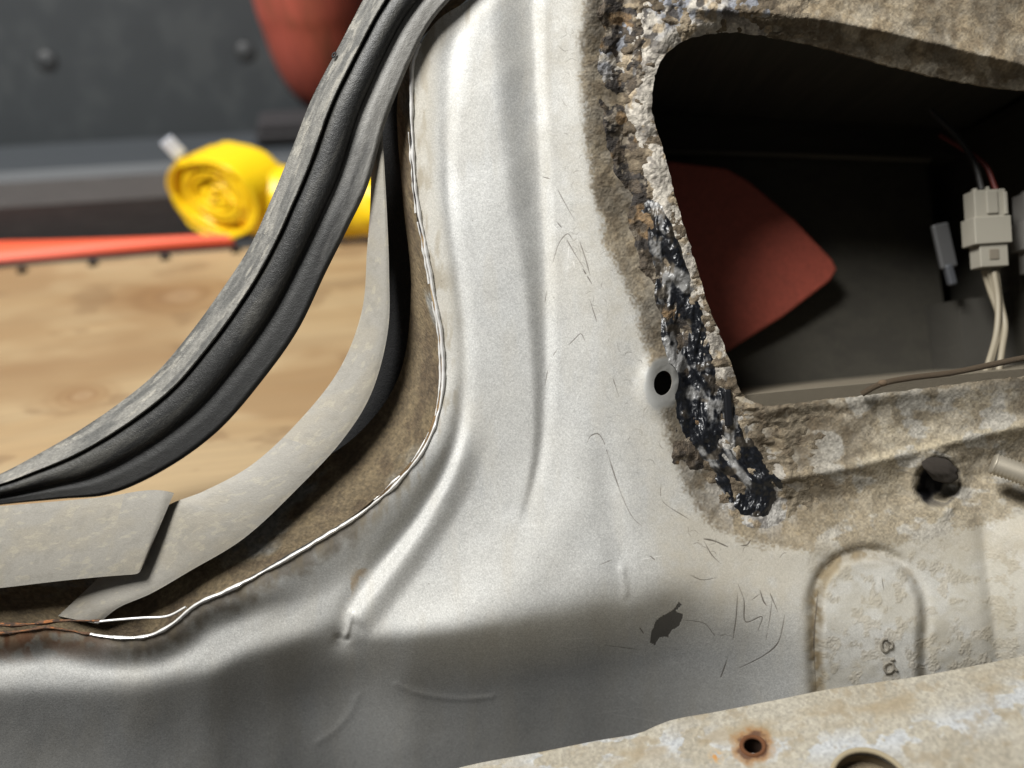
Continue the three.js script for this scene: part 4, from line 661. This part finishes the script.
{
  const z = -130, c1 = P3(986, 228, z);
  connector(c1, 1.0, sc(152, 147, 134), 'cream white plastic wire connector with hanging wires', [
    [P3(988, 270, z), P3(996, 300, z), P3(1000, 325, z + 10), P3(994, 350, z + 25), P3(984, 385, z + 40)], [P3(996, 270, z), P3(1000, 300, z + 3), P3(1005, 325, z + 12), P3(1002, 350, z + 28), P3(996, 390, z + 45)], [P3(994, 272, z + 4), P3(998, 300, z + 8), P3(997, 330, z + 16), P3(990, 358, z + 30), P3(978, 392, z + 46)], [P3(984, 270, z - 4), P3(990, 290, z - 3), P3(998, 312, z + 2), P3(1004, 335, z + 10)]]);
  connector(P3(1036, 232, z - 18), 1.05, sc(120, 117, 112), 'grey plastic wire connector half hidden beside the cream one', [[P3(1040, 280, z - 18), P3(1046, 320, z - 10), P3(1050, 390, z + 20)]]);
  const cl = thing('metal_clip', 'small grey metal clip beside the cream connector', 'clip', P3(944, 262, -180));
  const g = new RoundedBoxGeometry(17 * S * 1.2, 46 * S * 1.2, 8 * S, 3, 3 * S); g.rotateZ(0.22); const p = P3(944, 246, -180); g.translate(p.x, p.y, p.z); const m = part('clip_body', g, mat(sc(98, 98, 98), 0.5, { metalness: 0.4 }), cl);
  const g2 = new RoundedBoxGeometry(10 * S, 26 * S, 10 * S, 3, 3 * S); g2.rotateZ(0.25); const p2 = P3(950, 275, -178); g2.translate(p2.x, p2.y, p2.z); part('clip_foot', g2, mat(sc(88, 90, 94), 0.5, { metalness: 0.4 }), cl, { parent: m });
  const br = thing('mounting_bracket', 'worn grey bracket strip below the metal clip', 'bracket', P3(975, 380, -200));
  part('plate', slab(P3(958, 300, -205), P3(1040, 290, -205), P3(1050, 400, -190), P3(968, 400, -190), 6), mat(sc(72, 69, 62), 0.85, { bumpMap: grit, bumpScale: 0.0006 }), br);
  const lead = (name, label, pts, r, col) => { const o = thing(name, label, 'wire', pts[0].clone()); part('insulation', tube(pts, r * S, 60, 10), mat(col, 0.6), o); };
  lead('black_wire', 'dark wire arching above the connectors', [P3(930, 110, -160), P3(960, 140, -150), P3(975, 165, -140), P3(982, 190, z)], 3.5, sc(40, 38, 36));
  lead('red_wire', 'dark red wire rising from the cream connector', [P3(940, 135, -170), P3(965, 150, -150), P3(985, 165, -140), P3(996, 190, z)], 3.0, sc(92, 34, 28));
}
// brown cable across the lower rim of the opening, stud, rubber end
{
  const c = thing('thin_cable', 'thin dusty brown cable lying over the lower rim of the lamp opening', 'cable', P3(866, 392, -4));
  part('sheath', tube([P3(862, 394, -10), P3(874, 387, -4), P3(884, 383, 0), P3(910, 378, 2), P3(950, 373, 4), P3(990, 365, 5), P3(1024, 358, 5), P3(1080, 350, 4)], 3.0 * S, 90, 10), mat(sc(108, 92, 72), 0.85, { bumpMap: gritFine, bumpScale: 0.0008 }), c);
  const kn = new THREE.SphereGeometry(3.9 * S, 14, 10); const kp = P3(883, 383, 0); kn.scale(1.3, 0.9, 1); kn.translate(kp.x, kp.y, kp.z); part('knot', kn, mat(sc(96, 80, 62), 0.9), c);
  const st = thing('threaded_stud', 'bare steel threaded stud sticking out beside the dirty ledge', 'stud', P3(994, 463, 8));
  const prof = [new THREE.Vector2(0, 0), new THREE.Vector2(8.6 * S, 0), new THREE.Vector2(10 * S, 1.6 * S)]; for (let k = 0; k < 70; k++) prof.push(new THREE.Vector2((10.2 + 0.9 * Math.cos(k * Math.PI)) * S, (2.4 + k * 1.7) * S)); prof.push(new THREE.Vector2(0, 124 * S));
  const g = new THREE.LatheGeometry(prof, 28); const dir = P3(1070, 491, 34).sub(P3(992, 463, 8)).normalize(); g.applyQuaternion(new THREE.Quaternion().setFromUnitVectors(UPV, dir)); const p = P3(992, 463, 8); g.translate(p.x, p.y, p.z); part('thread', g, mat(sc(176, 168, 152), 0.5, { metalness: 0.5 }), st);
  const rb = thing('rubber_plug', 'small black rubber plug end at the end of the pale beam', 'rubber plug', P3(1028, 655, 4));
  const rg = new THREE.LatheGeometry([[0, 0], [5, 0.5], [8, 3], [8, 14], [11, 16], [11, 20], [6, 22], [0, 22]].map(([a, b]) => new THREE.Vector2(a * S, b * S)), 24); rg.rotateZ(0.25); const rp = P3(1028, 656, 4); rg.translate(rp.x, rp.y, rp.z); part('plug_body', rg, mat(sc(22, 22, 24), 0.6), rb);
}

// ---------------------------------------------------------------- pale dirty beam in front, lower right
{
  const eA0 = W(P3(470, 766, 20)), eB0 = W(P3(1024, 657, 34)), NB = eB0.clone().sub(eA0).cross(new THREE.Vector3(0, 0, 1)).normalize(); if (NB.y < 0) NB.negate(); const dB = NB.dot(eA0); const on = (x, y) => toPlane(x, y, NB, dB);
  const org = on(730, 712), ux = on(900, 680).sub(org).normalize(), uz = new THREE.Vector3().crossVectors(ux, NB).normalize(); if (uz.z < 0) uz.negate();
  const to2 = (x, y) => { const p = on(x, y).sub(org); return new THREE.Vector2(p.dot(ux), -p.dot(uz)); };
  const back = smooth([[400, 786], [470, 766], [540, 753], [600, 741], [640, 734], [668, 722], [720, 712], [780, 700], [830, 690], [920, 677], [1024, 657], [1120, 640], [1220, 622]], 14).map(([x, y]) => to2(x, y));
  const front = [to2(1220, 622).add(new THREE.Vector2(0, -0.16)), to2(400, 786).add(new THREE.Vector2(0, -0.16))];
  const sh = new THREE.Shape(back.concat(front));
  const ell = (x, y, rx, ry) => { const c = to2(x, y), e = to2(x + rx, y).sub(c).length(), f = to2(x, y + ry).sub(c).length(); const h = new THREE.Path(); h.absellipse(c.x, c.y, e, f, 0, Math.PI * 2, true, 0.3); return [h, c, e, f]; };
  const [hA, cA, eA2, fA2] = ell(753, 746, 11, 9), [hB, cB, eB2, fB2] = ell(871, 786, 40, 38); sh.holes.push(hA, hB);
  const beam = thing('pale_cross_beam', 'pale dusty painted metal beam with rusty bolt hole along the bottom', 'beam', org.clone().addScaledVector(UPV, -0.03), { tilted: false });
  const toW = new THREE.Matrix4().makeBasis(ux, uz.clone().negate(), NB); toW.setPosition(org.x, org.y, org.z);
  const g = new THREE.ExtrudeGeometry(sh, { depth: 0.0016, bevelEnabled: true, bevelSize: 0.0009, bevelThickness: 0.0009, bevelSegments: 4, curveSegments: 40 }); g.translate(0, 0, -0.0025);
  const B0 = to2(470, 766).x, BL = to2(1100, 640).x - B0; { const p = g.attributes.position, uv = []; for (let i = 0; i < p.count; i++) uv.push((p.getX(i) - B0) / BL, (p.getY(i) + 0.10) / 0.12); g.setAttribute('uv', new THREE.Float32BufferAttribute(uv, 2)); }
  const inv = (X, Y) => { const p = org.clone().addScaledVector(ux, X).addScaledVector(uz, -Y).applyMatrix4(V2W.clone().invert()); const k = 1 - p.z / D; return [p.x / S / k + 512, 384 - p.y / S / k]; };
  const BW = 1400, BH = Math.round(1400 * 0.12 / BL), bumpB = new Uint8Array(BW * BH * 4);
  const beamTex = rgb8(BW, BH, (i, j, c) => {
    const X = B0 + (i / BW) * BL, Y = -0.10 + (j / BH) * 0.12, a = fbm(X * 60, Y * 60, 5), d = fbm(X * 900, Y * 900, 3), v = 0.84 + 0.32 * d, along = X / BL;
    c[0] = 156 * v; c[1] = 150 * v; c[2] = 136 * v; blend(c, smoothstep(a, 0.42, 0.68) * 0.5, 140 * v, 132 * v, 115 * v);
    const stripe = gauss(Y + 0.016 + 0.01 * Math.sin(along * 7), 0.0075) , blue = stripe * smoothstep(fbm(X * 110 + 9, Y * 160, 5), 0.44, 0.52); blend(c, blue * 0.85, 168 * v, 171 * v, 174 * v);
    const dr = gauss(Y + 0.0105, 0.006) * smoothstep(fbm(X * 45 + 30, Y * 90, 4), 0.45, 0.65); blend(c, dr * 0.6, 140, 124, 96);
    blend(c, smoothstep(fbm(X * 170, Y * 170 + 50, 4), 0.6, 0.78) * 0.45, 136, 122, 98);
    const ra = Math.hypot((X - cA.x) / eA2, (Y - cA.y) / fA2) + 1.5 * (fbm(X * 260, Y * 260, 4) - 0.5); blend(c, smoothstep(ra, 2.4, 1.4) * 0.7 * (0.6 + 0.8 * d), 138, 98, 56); blend(c, smoothstep(ra, 1.6, 1.1) * 0.8, 74, 46, 28);
    const rs = gauss(Math.hypot(X - to2(716, 757).x, Y - to2(716, 757).y), 0.0022) * smoothstep(d, 0.4, 0.6); blend(c, rs, 176, 122, 60);
    const q = (j * BW + i) * 4; bumpB[q] = bumpB[q + 1] = bumpB[q + 2] = 255 * (0.4 * a + 0.4 * d + 0.2 * (1 - blue)); bumpB[q + 3] = 255;
  });
  g.applyMatrix4(toW); part('top_plate', g, mat(0xffffff, 0.75, { map: beamTex, bumpMap: tex(bumpB, BW, BH), bumpScale: 0.0004 }), beam);
  const ring = (c, e, f, r, name, m) => { const t = new THREE.TorusGeometry(1, r / e, 10, 40); t.scale(e, f, e); t.translate(c.x, c.y, -0.0002); t.applyMatrix4(toW); return part(name, t, m, beam); };
  ring(cB, eB2 * 1.0, fB2 * 1.0, 0.0011, 'hole_rim', mat(sc(150, 138, 112), 0.8));
  ring(cA, eA2 * 1.04, fA2 * 1.04, 0.0010, 'rusty_hole_rim', mat(sc(96, 60, 34), 0.95));
  const fl2 = new THREE.BoxGeometry(BL * 1.4, 0.14, 0.003); fl2.translate(B0 + BL / 2, -0.085, -0.011); fl2.applyMatrix4(toW); for (const [c, e, f, n] of [[cA, eA2, fA2, 'dark_hole_sleeve'], [cB, eB2, fB2, 'hole_wall']]) { const t = new THREE.CylinderGeometry(1, 1, 0.011, 36, 1, true); t.rotateX(Math.PI / 2); t.scale(e * 1.03, f * 1.03, 1); t.translate(c.x, c.y, -0.0065); t.applyMatrix4(toW); part(n, t, mat(n === 'dark_hole_sleeve' ? sc(62, 40, 28) : sc(112, 100, 80), 0.95), beam); }  // sleeve added to darken the bolt hole; its rust brown partly stands for shade
  part('lower_plate', fl2, mat(sc(134, 120, 96), 0.9, { bumpMap: grit, bumpScale: 0.001 }), beam);
}

// ---------------------------------------------------------------- the workshop lamp that lights it
{
  const lamp = thing('work_lamp', 'rectangular white workshop lamp high above the car', 'lamp', lampLight.position.clone(), { tilted: false });
  const q = new THREE.Quaternion().setFromUnitVectors(new THREE.Vector3(0, 0, -1), LAMP_DIR.clone().negate());
  const gl = new THREE.BoxGeometry(LAMP_W, LAMP_H, 0.01); const qq = lampLight.quaternion; gl.translate(0, 0, 0.012); gl.applyQuaternion(qq); gl.translate(lampLight.position.x, lampLight.position.y, lampLight.position.z);
  part('diffuser', gl, new THREE.MeshStandardMaterial({ color: 0xffffff, emissive: LAMP_COLOR, emissiveIntensity: 4 }), lamp);
  const h = new RoundedBoxGeometry(LAMP_W + 0.04, LAMP_H + 0.04, 0.05, 3, 0.01); h.translate(0, 0, 0.045); h.applyQuaternion(qq); h.translate(lampLight.position.x, lampLight.position.y, lampLight.position.z); part('housing', h, mat(sc(190, 190, 190), 0.6), lamp);
}
renderer.render(scene, camera);
